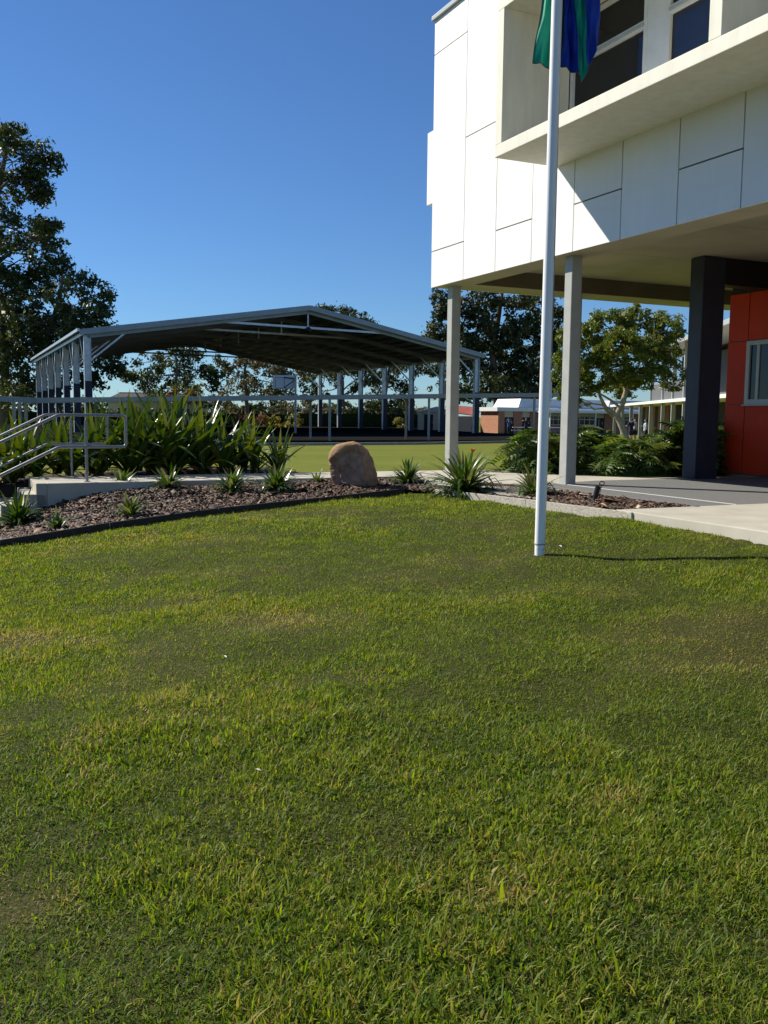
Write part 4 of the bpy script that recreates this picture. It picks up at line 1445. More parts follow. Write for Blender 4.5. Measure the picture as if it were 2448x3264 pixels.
def tree(name, label, base, trunk, blobs, lm, size, puff_r, per, bark='bark', r0=.3, seed=1, fill=.8, limbs=True, group=None, asp=.5, cat='tree', twigs=0):
    """trunk: list of world points upward; blobs: (centre, rx, ry, rz)"""
    r_ = random.Random(seed)
    t = thing(name, label, cat, tuple(base), group=group)
    puffs = []
    tr = MB()
    m = len(trunk)
    pts = [Vector(p) for p in trunk]
    tr.tube(pts, [r0 * (1.25 if i == 0 else 1) * (1 - .55 * i / max(1, m - 1)) for i in range(m)], 10)
    def attach(c):
        # limb leaves the trunk well below its clump
        best = None
        for i in range(m - 1):
            for k in range(6):
                q = pts[i].lerp(pts[i + 1], k / 5)
                dz = c.z - q.z
                if dz < 0:
                    dz = -dz * 3
                cost = (q - c).length + abs(dz - .55 * (Vector((q.x, q.y, 0)) - Vector((c.x, c.y, 0))).length) * .8
                if best is None or cost < best[0]:
                    best = (cost, q, i)
        return best[1]
    for (c, rx, ry, rz) in blobs:
        c = Vector(c)
        vol = rx * ry * rz / puff_r ** 3
        n = max(8, int(vol * fill * 2.4))
        local = []
        for k in range(n):
            while True:
                q = Vector((r_.uniform(-1, 1), r_.uniform(-1, 1), r_.uniform(-1, 1)))
                if q.length <= 1:
                    break
            q = q * (q.length ** -.35 if q.length > .05 else 1)
            if q.length > 1:
                q.normalize()
            p = c + Vector((q.x * rx, q.y * ry, q.z * rz))
            local.append((p, puff_r * r_.uniform(.55, 1.15)))
            if r_.random() < .55:
                # loose sprays standing out from the clump
                q2 = q.normalized() * r_.uniform(1.0, 1.32) if q.length > .05 else Vector((0, 0, 1))
                local.append((c + Vector((q2.x * rx, q2.y * ry, q2.z * rz)), puff_r * r_.uniform(.28, .5)))
        puffs += local
        if limbs:
            a0 = attach(c)
            lr = max(.02, r0 * .34)
            mid = a0.lerp(c, .5) + Vector((r_.uniform(-.1, .1), r_.uniform(-.1, .1), r_.uniform(-.02, .12))) * (c - a0).length
            tr.tube([a0, a0.lerp(mid, .5) + Vector((0, 0, .02)) * (c - a0).length, mid, c], [lr, lr * .85, lr * .65, lr * .3], 7)
            for p, pr in local[:: max(1, len(local) // 5)]:
                j = mid.lerp(c, r_.uniform(.3, 1))
                tr.tube([j, j.lerp(p, .5) + Vector((0, 0, r_.uniform(-.08, .1))) * (p - j).length, p], [lr * .35, lr * .26, lr * .12], 5)
            for k in range(twigs):
                p, pr = r_.choice(local)
                dv = (p - c).normalized() if (p - c).length > .01 else Vector((0, 0, 1))
                q = p + (dv + Vector((0, 0, .6))).normalized() * pr * r_.uniform(1.0, 1.9)
                tr.tube([p - dv * pr * .4, p.lerp(q, .5) + Vector((r_.uniform(-.05, .05), 0, .03)), q], [.012, .008, .004], 4)
    tr.build('trunk', bark, t, True)
    V, Fq, tn = leaf_cloud(puffs, size, per, asp, .8, seed)
    o0 = ORG[t.name]
    cr = bpy.data.objects.new('crown', npmesh('crown', V - np.array(o0), Fq, lm, False, {'tint': tn}))
    link(cr, t)
    return t

def pxblobs(bl_, y, jit=.35, seed=3, grow=1.0):
    """clumps given as photo pixels (u, v, ru, rv) at distance y"""
    r_ = random.Random(seed)
    out = []
    for b in bl_:
        u, v, ru, rv = b[:4]
        dy = b[4] if len(b) > 4 else r_.uniform(-1, 1) * jit * ru * y / F * 2
        yy = y + dy
        out.append((at(u, v, yy), grow * ru * yy / F, grow * (ru + rv) / 2 * yy / F, grow * rv * yy / F))
    return out

def gnd(x, y):
    return float(ground_h(x, y))

# courtyard tree
y = 34.0
tb = at(2006, 1440, y)
tr_pts = [tb, at(1998, 1405, y), at(1985, 1365, y), at(1966, 1322, y), at(1985, 1285, y), at(1996, 1245, y), at(1990, 1180, y), at(1995, 1090, y)]
crt = tree('courtyard_tree', 'small spreading tree with olive leaves and pale forked trunk in the courtyard', (tb.x, tb.y, gnd(tb.x, tb.y)), tr_pts,
           pxblobs([(1850, 1075, 62, 45), (1822, 1150, 50, 45), (1850, 1225, 66, 34), (1940, 1045, 80, 48), (2045, 1015, 80, 34), (2130, 1050, 55, 42), (1990, 1110, 105, 50), (2100, 1120, 75, 42), (1925, 1180, 95, 40), (2050, 1195, 85, 36), (1975, 1238, 80, 26), (2155, 1175, 42, 32), (2150, 1225, 40, 18), (1845, 1282, 40, 14), (1790, 1190, 30, 40), (1800, 1250, 30, 20)], y, .5),
           'leaf_court', .092, .24, 90, 'bark_pale', .15, 11, .90, True, asp=.55, twigs=2)
# a second low limb to the left
MB().tube([at(1968, 1325, y), at(1930, 1298, y), at(1912, 1262, y), at(1905, 1225, y)], [.085, .07, .055, .03], 8).build('limb', 'bark_pale', crt, True)
MB().tube([at(1955, 1330, y), at(1925, 1302, y), at(1893, 1305, y), at(1878, 1292, y), at(1850, 1275, y)], [.04, .035, .03, .025, .012], 6).build('limb', 'bark_pale', crt, True)

# tall eucalypts on the left, behind the shelter
def far_tree(name, label, y, base_u, trunk_px, blobs, lm, size, puff, per, r0, seed, bark='bark', fill=.50, group='trees beyond the shelter'):
    tp = [at(u, v, y) for u, v in trunk_px]
    b = Vector((tp[0].x, tp[0].y, gnd(tp[0].x, tp[0].y)))
    return tree(name, label, b, [b] + tp[1:], pxblobs(blobs, y, .5, seed, 1.05), lm, size, puff, per, bark, r0, seed, fill, True, group)

far_tree('gum_tree', 'tallest dark gum tree at the left edge of the picture', 122, 20, [(10, 1360), (20, 1100), (-20, 850), (-10, 640), (20, 480)],
         [(30, 415, 44, 36), (18, 450, 62, 55), (105, 500, 55, 48), (165, 518, 36, 20), (55, 560, 75, 42), (128, 608, 34, 30), (20, 620, 60, 36), (70, 740, 110, 46), (175, 745, 55, 32), (60, 830, 140, 55), (150, 850, 60, 50), (20, 930, 120, 70), (-80, 560, 80, 80), (-100, 760, 90, 90), (-110, 950, 90, 90), (110, 600, 40, 40), (10, 690, 60, 40), (40, 520, 60, 50), (110, 790, 90, 50)],
         'leaf_eucalypt', 0.45, 1.35, 92, .55, 21)
far_tree('gum_tree', 'bushy dark gum tree rising behind the left end of the steel shelter', 116, 150, [(150, 1360), (170, 1200), (150, 1080), (190, 950), (200, 880)],
         [(210, 890, 60, 44), (285, 915, 62, 42), (240, 985, 105, 50), (335, 955, 26, 36), (120, 1020, 130, 60), (300, 1030, 55, 40), (60, 1120, 140, 66), (200, 1110, 100, 50), (318, 1140, 62, 26), (370, 1178, 34, 20), (20, 1220, 100, 60), (150, 1220, 120, 50), (300, 1210, 40, 22), (100, 960, 120, 60), (340, 1090, 40, 26), (200, 1050, 120, 60), (40, 1050, 120, 70), (60, 1280, 120, 40), (220, 1160, 90, 50)],
         'leaf_eucalypt', 0.43, 1.25, 92, .45, 22)
far_tree('gum_tree', 'grey green gum tree seen beneath the shelter roof, left of the basketball board', 150, 560, [(560, 1345), (555, 1250), (565, 1180), (560, 1130)],
         [(480, 1150, 50, 34), (560, 1130, 70, 36), (640, 1150, 55, 36), (450, 1210, 40, 36), (540, 1200, 70, 40), (640, 1210, 60, 40), (480, 1260, 60, 30), (600, 1260, 80, 30), (420, 1200, 22, 14), (690, 1190, 20, 30)],
         'leaf_eucalypt', 0.43, 1.15, 92, .35, 23)
far_tree('gum_tree', 'brownish olive gum tree behind the basketball board', 155, 780, [(790, 1345), (785, 1260), (780, 1180), (790, 1130)],
         [(740, 1170, 45, 36), (800, 1140, 60, 36), (870, 1150, 60, 36), (760, 1230, 70, 36), (850, 1220, 70, 40), (930, 1190, 50, 34), (930, 1240, 50, 30), (980, 1160, 40, 30)],
         'leaf_olive', 0.43, 1.15, 92, .35, 24)
far_tree('pine_tree', 'dark pine whose rounded top shows above the right slope of the shelter roof', 165, 1085, [(1085, 1345), (1090, 1220), (1080, 1100), (1085, 1010)],
         [(1085, 990, 50, 22), (1040, 1000, 30, 18), (1130, 1012, 44, 20), (1080, 1040, 80, 30), (1060, 1110, 90, 40), (1150, 1060, 60, 40), (1170, 1030, 20, 14)],
         'leaf_pine', 0.45, 1.3, 92, .5, 25)
far_tree('pine_tree', 'dark bare limbed tree between the far right columns of the shelter', 135, 1090, [(1100, 1350), (1095, 1290), (1085, 1220), (1090, 1180)],
         [(1040, 1200, 50, 30), (1100, 1180, 60, 30), (1150, 1230, 50, 26), (1020, 1250, 34, 24), (1180, 1190, 50, 30), (1130, 1170, 50, 30)],
         'leaf_pine', 0.37, 1.0, 92, .35, 26)
far_tree('pine_tree', 'dark tree with spreading limbs behind the shelter, left of the corner column', 138, 1220, [(1215, 1350), (1222, 1290), (1235, 1220), (1240, 1170)],
         [(1230, 1190, 60, 36), (1290, 1180, 50, 30), (1200, 1240, 40, 34), (1280, 1240, 36, 26), (1330, 1160, 40, 22), (1250, 1290, 50, 22), (1210, 1300, 40, 20)],
         'leaf_pine', 0.37, 1.0, 92, .35, 27)
far_tree('pine_tree', 'huge dark pine filling the space under the building, behind the brick block', 125, 1580, [(1590, 1345), (1585, 1250), (1570, 1130), (1590, 1000), (1600, 930)],
         [(1415, 950, 40, 30), (1405, 985, 26, 22), (1400, 1060, 44, 34), (1500, 975, 70, 42), (1600, 950, 90, 40), (1720, 985, 70, 46), (1560, 1060, 105, 60), (1680, 1060, 90, 60), (1470, 1105, 70, 50), (1600, 1160, 125, 70), (1440, 1190, 60, 44), (1720, 1160, 80, 66), (1560, 1250, 140, 46), (1700, 1250, 80, 36), (1780, 1080, 46, 54), (1790, 1010, 40, 40), (1390, 1080, 26, 20), (1380, 1170, 28, 24), (1760, 1240, 60, 40), (1480, 1250, 60, 30)],
         'leaf_pine', 0.42, 1.15, 92, .6, 28, fill=.68)
far_tree('gum_tree', 'dark tree top just showing behind the two storey block', 130, 2170, [(2185, 1340), (2180, 1200), (2180, 1100)],
         [(2150, 1090, 50, 36), (2195, 1080, 50, 34), (2110, 1120, 40, 30), (2240, 1110, 40, 40)], 'leaf_pine', 0.43, 1.2, 92, .4, 29)
far_tree('gum_tree', 'distant low tree between the far columns on the left of the cream shed', 175, 960, [(960, 1345), (958, 1310)],
         [(960, 1300, 40, 26), (1010, 1310, 40, 22), (900, 1300, 40, 26), (1330, 1320, 40, 20), (1060, 1312, 40, 18)], 'leaf_olive', 0.43, 1.1, 92, .3, 30)

for i_, (u_, w_, lb_, lm_) in enumerate(((470, 90, 'distant low tree line clump left of the far house roof end', 'leaf_eucalypt'), (700, 80, 'distant tree clump behind the brown shrub', 'leaf_olive'), (860, 80, 'distant tree clump behind the basketball post', 'leaf_pine'),
        (1140, 80, 'distant tree clump between the far shelter columns', 'leaf_eucalypt'), (1280, 70, 'distant tree clump left of the small grey shed', 'leaf_pine'), (1700, 120, 'distant tree clump behind the white classroom roof', 'leaf_pine'), (250, 110, 'distant tree clump low behind the left shelter columns', 'leaf_pine'))):
    far_tree('distant_tree', lb_, 190, u_, [(u_, 1345), (u_ + 4, 1315), (u_, 1300)], [(u_ - w_ * .6, 1312, w_ * .5, 20), (u_, 1302, w_ * .55, 26), (u_ + w_ * .6, 1310, w_ * .5, 22), (u_ + w_ * .2, 1325, w_ * .7, 18), (u_ - w_ * .4, 1328, w_ * .6, 16)], lm_, .55, 1.3, 90, .3, 70 + i_, fill=.8, group='distant trees beyond the hedges')

def bush(name, label, u, v, y, ru, rv, lm, size, puff, per, seed, group=None, cat='shrub'):
    c = at(u, v, y)
    b = (c.x, c.y, gnd(c.x, c.y))
    t = thing(name, label, cat, b, group=group)
    r_ = random.Random(seed)
    puffs = []
    rx, rz = ru * y / F, rv * y / F
    for k in range(max(8, int(rx * rx * rz / puff ** 3 * .6))):
        q = Vector((r_.uniform(-1, 1), r_.uniform(-1, 1), r_.uniform(-1, 1)))
        if q.length > 1:
            q.normalize()
        puffs.append((c + Vector((q.x * rx, q.y * min(rx, rz * 1.5), q.z * rz)), puff * r_.uniform(.6, 1.1)))
    V, Fq, tn = leaf_cloud(puffs, size, per, .5, .8, seed)
    o = bpy.data.objects.new('foliage', npmesh('foliage', V - np.array(b), Fq, lm, False, {'tint': tn}))
    link(o, t)
    sm = MB()
    for k in range(5):
        q = puffs[k * len(puffs) // 5][0]
        sm.tube([Vector(b) + Vector((r_.uniform(-.1, .1), 0, -.1)), Vector(b).lerp(q, .5), q], [.05, .04, .015], 5)
    sm.build('stem', 'bark', t, True)
    return t
bush('shrub', 'rust brown shrub beside the court, left of the basketball post', 800, 1345, 112, 70, 28, 'leaf_red', .30, .55, 60, 41)
bush('shrub', 'yellow green shrub behind the basketball post', 905, 1345, 110, 56, 26, 'leaf_yellow', .28, .5, 60, 42)
bush('shrub', 'brown leafed shrub above the walkway roof, left of the middle gum tree', 590, 1262, 120, 60, 20, 'leaf_red', .32, .55, 55, 43)
bush('shrub', 'pale green shrub growing in front of the dark hedge, under the shelter', 1285, 1350, 116, 34, 16, 'leaf_yellow', .26, .45, 50, 44)

# ------------------------------------------------------------------ hedges behind the court
def hedge(label, p, q, h, dep, seed):
    p, q = Vector(p), Vector(q)
    b = (p.x, p.y, gnd(p.x, p.y))
    t = thing('hedge', label, 'hedge', b)
    r_ = random.Random(seed)
    n = int((q - p).length * h * dep / .55)
    puffs = []
    sd = (q - p).normalized().cross(Vector((0, 0, 1)))
    for k in range(n):
        c = p.lerp(q, r_.random()) + sd * r_.uniform(-dep / 2, dep / 2)
        c.z = b[2] + r_.uniform(.1, 1) * h * (1 + .12 * math.sin(c.x * .9) + .08 * math.sin(c.x * 2.3))
        puffs.append((c, r_.uniform(.4, .7)))
    V, Fq, tn = leaf_cloud(puffs, .34, 30, .5, .85, seed)
    o = bpy.data.objects.new('foliage', npmesh('foliage', V - np.array(b), Fq, 'leaf_hedge', False, {'tint': tn}))
    link(o, t)
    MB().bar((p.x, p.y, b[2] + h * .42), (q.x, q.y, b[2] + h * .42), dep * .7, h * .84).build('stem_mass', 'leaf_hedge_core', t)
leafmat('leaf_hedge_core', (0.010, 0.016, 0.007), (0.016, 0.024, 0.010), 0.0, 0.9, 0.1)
hedge('dark clipped hedge behind the court, right of the shrubs', at(925, 1350, 128), at(1345, 1352, 132), 2.3, 1.6, 51)
hedge('long dark hedge behind the court, left of the shrubs', at(-160, 1345, 124), at(905, 1348, 130), 2.1, 1.6, 52)

# ------------------------------------------------------------------ court, kerb
court = MB().prism([(-46, 44.5), (-6, 44.9), (-3.7, 46.2), (1.6, 49.2), (8.9, 55.8), (14, 60), (15, 72), (9.4, 86.2), (2, 118), (-46, 118)], -1.2, -.455).build('court', 'asphalt')
tag(court, kind='structure')
kp = [(-46, 44.2), (-6, 44.6), (-3.7, 45.9), (1.6, 48.9), (8.9, 55.5), (14.2, 59.8)]
kb = MB()
for i in range(len(kp) - 1):
    kb.bar((*kp[i], -.50), (*kp[i + 1], -.50), .16, .26)
kb = kb.build('kerb', 'kerb')
tag(kb, kind='structure')

# ------------------------------------------------------------------ the big steel shelter
EL, ER = 8.33, 42.9
D0 = 66.0
ZE, ZA = 6.5, 9.36
EM = (EL + ER) / 2
BAY = 6.45
sh = thing('shelter', 'huge open sided steel shelter with low gable roof over the court', 'shelter', bf=(EL, D0, -.46))
def S(e, d, z):
    return (e, D0 + d + .166 * (e - EL), z)
def rz_(e):
    return ZE + (ZA - ZE) * (1 - abs(e - EM) / (EM - EL))
LEN = BAY * 6 + 1.0
for a_, b_, nm in ((EL - .25, EM, 0), (EM, ER + .25, 1)):
    zz = (rz_(a_), rz_(b_))
    # roofing in sheets so that laps show from below
    ns = 7
    for k in range(ns):
        d0, d1 = LEN * k / ns, LEN * (k + 1) / ns
        q = [S(a_, d0, zz[0] + .05), S(b_, d0, zz[1] + .05), S(b_, d1, zz[1] + .05), S(a_, d1, zz[0] + .05)]
        up_ = [(p[0], p[1], p[2] + .04) for p in q]
        MB().add(q + up_, [(3, 2, 1, 0), (4, 5, 6, 7), (0, 1, 5, 4), (1, 2, 6, 5), (2, 3, 7, 6), (3, 0, 4, 7)]).build('roof_sheet', 'shed_under_shade', sh)
    # barge along the gable
    for dd in (-.03, LEN + .03):
        MB().bar(S(a_, dd, zz[0] - .09), S(b_, dd, zz[1] - .09), .05, .38).build('barge', 'galv_fascia', sh)
    npur = 13
    for k in range(npur):
        e = a_ + (b_ - a_) * (k + .5) / npur
        MB().bar(S(e, 0, rz_(e) - .07), S(e, LEN, rz_(e) - .10), .08, .26).build('purlin', 'shed_under_shade', sh)
for e, s_ in ((EL - .33, -1), (ER + .33, 1)):
    MB().bar(S(e, -.05, ZE + .02), S(e, LEN + .05, ZE + .02), .16, .20).build('gutter', 'galv', sh)
    MB().bar(S(e - s_ * .30, 0, ZE - .20), S(e - s_ * .30, LEN, ZE - .20), .12, .24).build('eave_beam', 'galv', sh)
for i in range(7):
    d = .5 + BAY * i
    for e, s_ in ((EL + .30, 1), (ER - .30, -1)):
        p = S(e, d, 0)
        c = MB()
        # lipped channel: web and two flanges
        c.box(p[0] - .21, p[0] + .21, p[1] - .02, p[1] + .02, -.5, rz_(e) - .32)
        c.box(p[0] - .235, p[0] - .21, p[1] - .16, p[1] + .16, -.5, rz_(e) - .32)
        c.box(p[0] + .21, p[0] + .235, p[1] - .16, p[1] + .16, -.5, rz_(e) - .32)
        c = c.build('column', 'galv', sh)
        MB().box(p[0] - .20, p[0] + .26, p[1] - .19, p[1] + .19, -.47, 3.15).build('safety_pad', 'pad_navy', c)
        MB().bar(S(e + s_ * .2, d, 4.55), S(e + s_ * 2.9, d, rz_(e + s_ * 2.9) - .25), .10, .12).build('knee_brace', 'galv', sh)
        for k in (-1, 1):
            if 0 < d + k * 1.5 < LEN:
                MB().bar(S(e - s_ * .26, d + k * .05, 4.5), S(e - s_ * .28, d + k * 1.5, ZE - .25), .07, .07).build('side_brace', 'galv', sh)
    for a_, b_ in ((EL + .30, EM), (EM, ER - .30)):
        MB().bar(S(a_, d, rz_(a_) - .34), S(b_, d, rz_(b_) - .34), .14, .36).build('rafter', 'shed_under_shade' if i else 'galv_fascia', sh)  # rear rafters darkened for the shade under the roof, front one left lighter
    e0, e1 = 18.4, 2 * EM - 18.4
    MB().bar(S(e0, d, 7.78), S(e1, d, 7.78), .12, .16).build('tie_beam', 'galv' if i < 2 else 'shed_under_shade', sh)  # deeper ties take the darker steel, shade put into the colour
    MB().bar(S(EM, d, 7.8), S(EM, d, ZA - .3), .10, .10, (1, 0, 0)).build('king_post', 'galv', sh)
# big round fitting hung at the ridge of the front frame
p = S(EM, .5, 7.62)
MB().ball(p, (.28, .28, .24), 14, 8).build('ridge_lamp', 'black_plastic', sh, True)

# ------------------------------------------------------------------ basketball hoop seen from behind
hx, hy = -7.19, 75.0
hp = thing('basketball_hoop', 'basketball hoop with pale backboard seen from behind, under the shelter', 'basketball hoop', (hx, hy, -.46))
MB().tube([(hx, hy, -.46), (hx, hy, 4.15)], .09, 12).build('post', 'steel', hp, True)
bw = (-9.15, -7.27, 76.1, 3.09, 4.20)
MB().box(bw[0], bw[1], bw[2], bw[2] + .03, bw[3], bw[4]).build('backboard', 'white_board', hp)
fr = MB()
for z_ in (bw[3] + .06, bw[4] - .2):
    fr.box(bw[0] + .2, bw[1] - .2, bw[2] - .06, bw[2] - .001, z_ - .025, z_ + .025)
for x_ in (bw[0] + .22, (bw[0] + bw[1]) / 2, bw[1] - .22):
    fr.box(x_ - .025, x_ + .025, bw[2] - .062, bw[2] - .002, bw[3] + .086, bw[4] - .226)
fr.build('board_frame', 'steel', hp)
ar = MB()
xm = (bw[0] + bw[1]) / 2
ar.bar((hx, hy, 3.85), (xm, bw[2] - .06, 4.02), .09, .09)
ar.bar((hx, hy, 3.80), (xm, bw[2] - .06, 3.2), .06, .06)
ar.build('support_arm', 'pad_navy', hp)
MB().tube([(xm + .23 * math.cos(i * math.pi / 8), bw[2] + .36 + .23 * math.sin(i * math.pi / 8), 3.10) for i in range(17)], .012, 6).build('ring', 'cap_red', hp, True)

# ------------------------------------------------------------------ covered walkway
wl, wr = at(112, 1276, 46), at(1890, 1257, 61.5)
wq = at(-260, 1258, 33)
ww = thing('covered_walkway', 'long flat roofed covered walkway on slim posts crossing in front of the shelter', 'walkway', (wl.x, wl.y, -.5))
def slab(p, q, depth, m):
    dr = (q - p); dr.z = 0; dr.normalize()
    nb = Vector((-dr.y, dr.x, 0)) * depth
    mb = MB()
    a_, b_, c_, d_ = p, q, q + nb, p + nb
    lo, hi = Vector((0, 0, .04)), Vector((0, 0, .10))
    return mb.add([a_ + lo, b_ + lo, c_ + lo, d_ + lo, a_ + hi, b_ + hi, c_ + hi, d_ + hi], [(3, 2, 1, 0), (4, 5, 6, 7), (0, 1, 5, 4), (1, 2, 6, 5), (2, 3, 7, 6), (3, 0, 4, 7)])
slab(wl, wr, 3.2, 'x').build('roof', 'roof_metal', ww)
slab(wq, wl, 3.2, 'x').build('roof', 'roof_metal', ww)
MB().bar(wl, wr, .06, .25).build('fascia', 'galv_fascia', ww)
MB().bar(wq, wl, .06, .25).build('fascia', 'galv_fascia', ww)
dr = (wr - wl).normalized()
nb = Vector((-dr.y, dr.x, 0))
MB().bar(wl + nb * 3.2, wr + nb * 3.2, .06, .25).build('fascia', 'galv_fascia', ww)
for u in (84, 460, 1051, 1368, 1701):
    # where the ray meets the fascia line
    best = min((abs((1224 + F * ((wl + (wr - wl) * t).x) / ((wl + (wr - wl) * t).y * 1.0)) - u), t) for t in [i / 400 for i in range(-10, 401)])
    p = wl + (wr - wl) * best[1] + nb * .12
    MB().box(p.x - .07, p.x + .07, p.y - .07, p.y + .07, -.6, p.z - .02).build('post', 'column_grey', ww)
    if u < 1400:
        p2 = p + nb * 2.9
        MB().box(p2.x - .07, p2.x + .07, p2.y - .07, p2.y + .07, -.6, p2.z - .02).build('post', 'column_grey', ww)
for k in range(2):
    p = wq.lerp(wl, .25 + .5 * k) + Vector((0, .1, 0))
    MB().box(p.x - .07, p.x + .07, p.y - .07, p.y + .07, -.6, p.z - .02).build('post', 'column_grey', ww)

# ------------------------------------------------------------------ brick classroom block
BE, BDD = 49.6, 79.64
bb = thing('classroom_block', 'low brick classroom block with white roof and posted verandah', 'building', bf=(BE, BDD, -.68))
ze0, ze1 = -.68, 1.58
MB().box(BE, BE + .25, BDD, BDD + 3.4, ze0, ze1).build('end_wall', 'brick', bb)
# brick piers, doors and windows along the verandah wall
x = BE + .25
items = [('pier', .5), ('door', 1.1), ('pier', 1.0), ('door', 1.0), ('pier', .9), ('win', 3.2), ('pier', 1.0), ('door', 1.0), ('win', 2.0), ('door', 1.2), ('pier', 1.4), ('win', 2.6), ('pier', .6), ('door', 1.2), ('pier', 1.2), ('win', 2.4), ('pier', 1.2)]
for kind, wd in items:
    if kind == 'pier':
        MB().box(x, x + wd, BDD, BDD + .25, ze0, ze1).build('pier', 'brick', bb)
    elif kind == 'door':
        dd = MB().box(x + .02, x + wd - .02, BDD + .12, BDD + .16, ze0, .98).build('door', 'black_panel', bb)
        MB().box(x + wd - .20, x + wd - .15, BDD + .09, BDD + .119, .35, .55).build('handle', 'alu', dd)
        MB().box(x + wd * .45, x + wd * .49, BDD + .10, BDD + .119, .05, .9).build('glazing_bar', 'white_paint', dd)
        MB().box(x + .02, x + wd - .02, BDD + .10, BDD + .16, 1.0, ze1).build('transom_panel', 'cream_wall', bb)
    else:
        MB().box(x, x + wd, BDD + .02, BDD + .25, ze0, .25).build('sill_wall', 'brick', bb)
        wn = MB().box(x, x + wd, BDD + .10, BDD + .13, .26, 1.1).build('window', 'glass_dark', bb)
        f_ = MB()
        nb_ = max(2, int(wd / .55))
        for k in range(nb_ + 1):
            xx = x + (wd - .05) * k / nb_
            f_.box(xx, xx + .05, BDD + .06, BDD + .099, .26, 1.1)
        f_.box(x + .05, x + wd - .05, BDD + .065, BDD + .099, .80, .86)
        f_.box(x, x + wd, BDD + .02, BDD + .058, .252, .30)
        f_.build('frame', 'white_paint', wn)
        MB().box(x, x + wd, BDD + .10, BDD + .16, 1.12, ze1).build('transom_panel', 'cream_wall', bb)
    x += wd
XE = x
MB().box(BE + .3, XE, BDD + 2.2, BDD + 2.3, ze0, ze1).build('inner_wall', 'black_panel', bb)
MB().box(XE - .25, XE, BDD + .26, BDD + 9, ze0, ze1).build('end_wall', 'brick', bb)
MB().box(BE - .35, BE + 7, BDD - .35, BDD + 3.8, ze1 + .005, ze1 + .40).build('fascia_roof', 'white_paint', bb)
MB().box(BE + 7.005, XE, BDD - .3, BDD + 9.3, ze1 + .005, ze1 + .36).build('fascia_roof', 'white_paint', bb)
MB().box(BE + 4.2, XE, BDD - 2.4, BDD - .36, ze1 - .10, ze1 + .06).build('verandah_roof', 'white_paint', bb)
for k, e in enumerate((4.6, 7.2, 10.2, 12.6, 15.0, 17.4)):
    MB().box(BE + e, BE + e + .10, BDD - 2.3, BDD - 2.2, ze0, ze1 - .102).build('verandah_post', 'white_paint', bb)
for e0_, e1_, m in ((2.0, 13.2, 'white_roof'), (13.25, XE - BE, 'grey_roof')):  # grey length continues the white roof, its shadow put into the colour
    MB().add([(BE + e0_ + .4, BDD + .1, ze1 + .41), (BE + e1_, BDD + .1, ze1 + .41), (BE + e1_, BDD + 5, ze1 + .41), (BE + e0_ + .4, BDD + 5, ze1 + .41), (BE + e0_ + 1.0, BDD + .55, ze1 + 1.30), (BE + e1_, BDD + .55, ze1 + 1.30), (BE + e1_, BDD + 5, ze1 + 1.30), (BE + e0_ + 1.0, BDD + 5, ze1 + 1.30)],
             [(3, 2, 1, 0), (4, 5, 6, 7), (0, 1, 5, 4), (1, 2, 6, 5), (2, 3, 7, 6), (3, 0, 4, 7)]).build('clerestory_roof', m, bb)
MB().box(BE + .5, XE + 2, BDD - 3.0, BDD, -.78, -.66).build('verandah_floor', 'concrete', bb)

# ------------------------------------------------------------------ two storey wing seen along its verandah
WB = Vector((14.45, 43.0, -.5))
wa = math.atan2(29, 3.1)
wg = thing('two_storey_block', 'two storey brick school block with grey posts behind the charcoal pillar', 'building', tuple(WB), wa)
zf = 2.35      # first floor above its own ground
zv = 5.25
LW = 29
MB().box(-8, LW, -2.3, .25, zf, zf + .16).build('floor_slab', 'white_paint', wg)
MB().box(-8, LW, -9, -2.0, 0, .05).build('ground_slab', 'concrete_dark', wg)
for k, s_ in enumerate((-7, -3.2, .4, 3.2, 6.0, 8.8, 12.5, 16.2, 20.0, 24.0, 28.0)):
    MB().box(s_ - .07, s_ + .07, -.10, .10, 0, zf - .002).build('lower_post', 'column_grey', wg)
    if s_ < 14:
        MB().box(s_ - .07, s_ + .07, -.10, .10, zf + .162, zv).build('upper_post', 'frame_grey', wg)
pat = ['brick', 'black_panel', 'brick', 'white_paint']
s_ = -8.0
k = 0
while s_ < LW - 1:
    wd = (1.3, 1.7, .9, 1.2)[k % 4]
    MB().box(s_, s_ + wd, -2.3, -2.05, 0, zf - .005).build('wall_panel', ('brick', 'black_panel', 'brick', 'black_panel')[k % 4], wg)
    if s_ + wd < 14:
        m = ('brick', 'slate_panel', 'white_paint', 'glass_dark')[k % 4]
        MB().box(s_, s_ + wd, -2.3, -2.05, zf + .165, zv - .3).build('upper_panel', m, wg)
    s_ += wd + .01
    k += 1
MB().box(-8, 14, -9, -2.31, 0.06, zv - .3).build('core_wall', 'brick', wg)
MB().box(14.01, LW, -9, -2.31, 0.06, zf - .01).build('core_wall', 'brick', wg)
MB().add([(-9, .6, zv), (14.6, .6, zv), (14.6, -9.6, zv), (-9, -9.6, zv), (-5, -4.5, zv + 1.9), (10, -4.5, zv + 1.9)], [(0, 3, 2, 1), (0, 1, 5, 4), (2, 3, 4, 5), (1, 2, 5), (3, 0, 4)]).build('roof', 'roof_metal', wg)
MB().box(-9, 14.6, .601, .68, zv - .14, zv + .06).build('gutter', 'alu', wg)
for a_, b_ in ((.55, 3.1), (3.3, 5.9), (6.1, 8.7), (8.9, 12.4)):
    MB().box(a_, b_, -.03, .0, zf + .17, zf + 1.1).build('balustrade', 'slate_panel', wg)

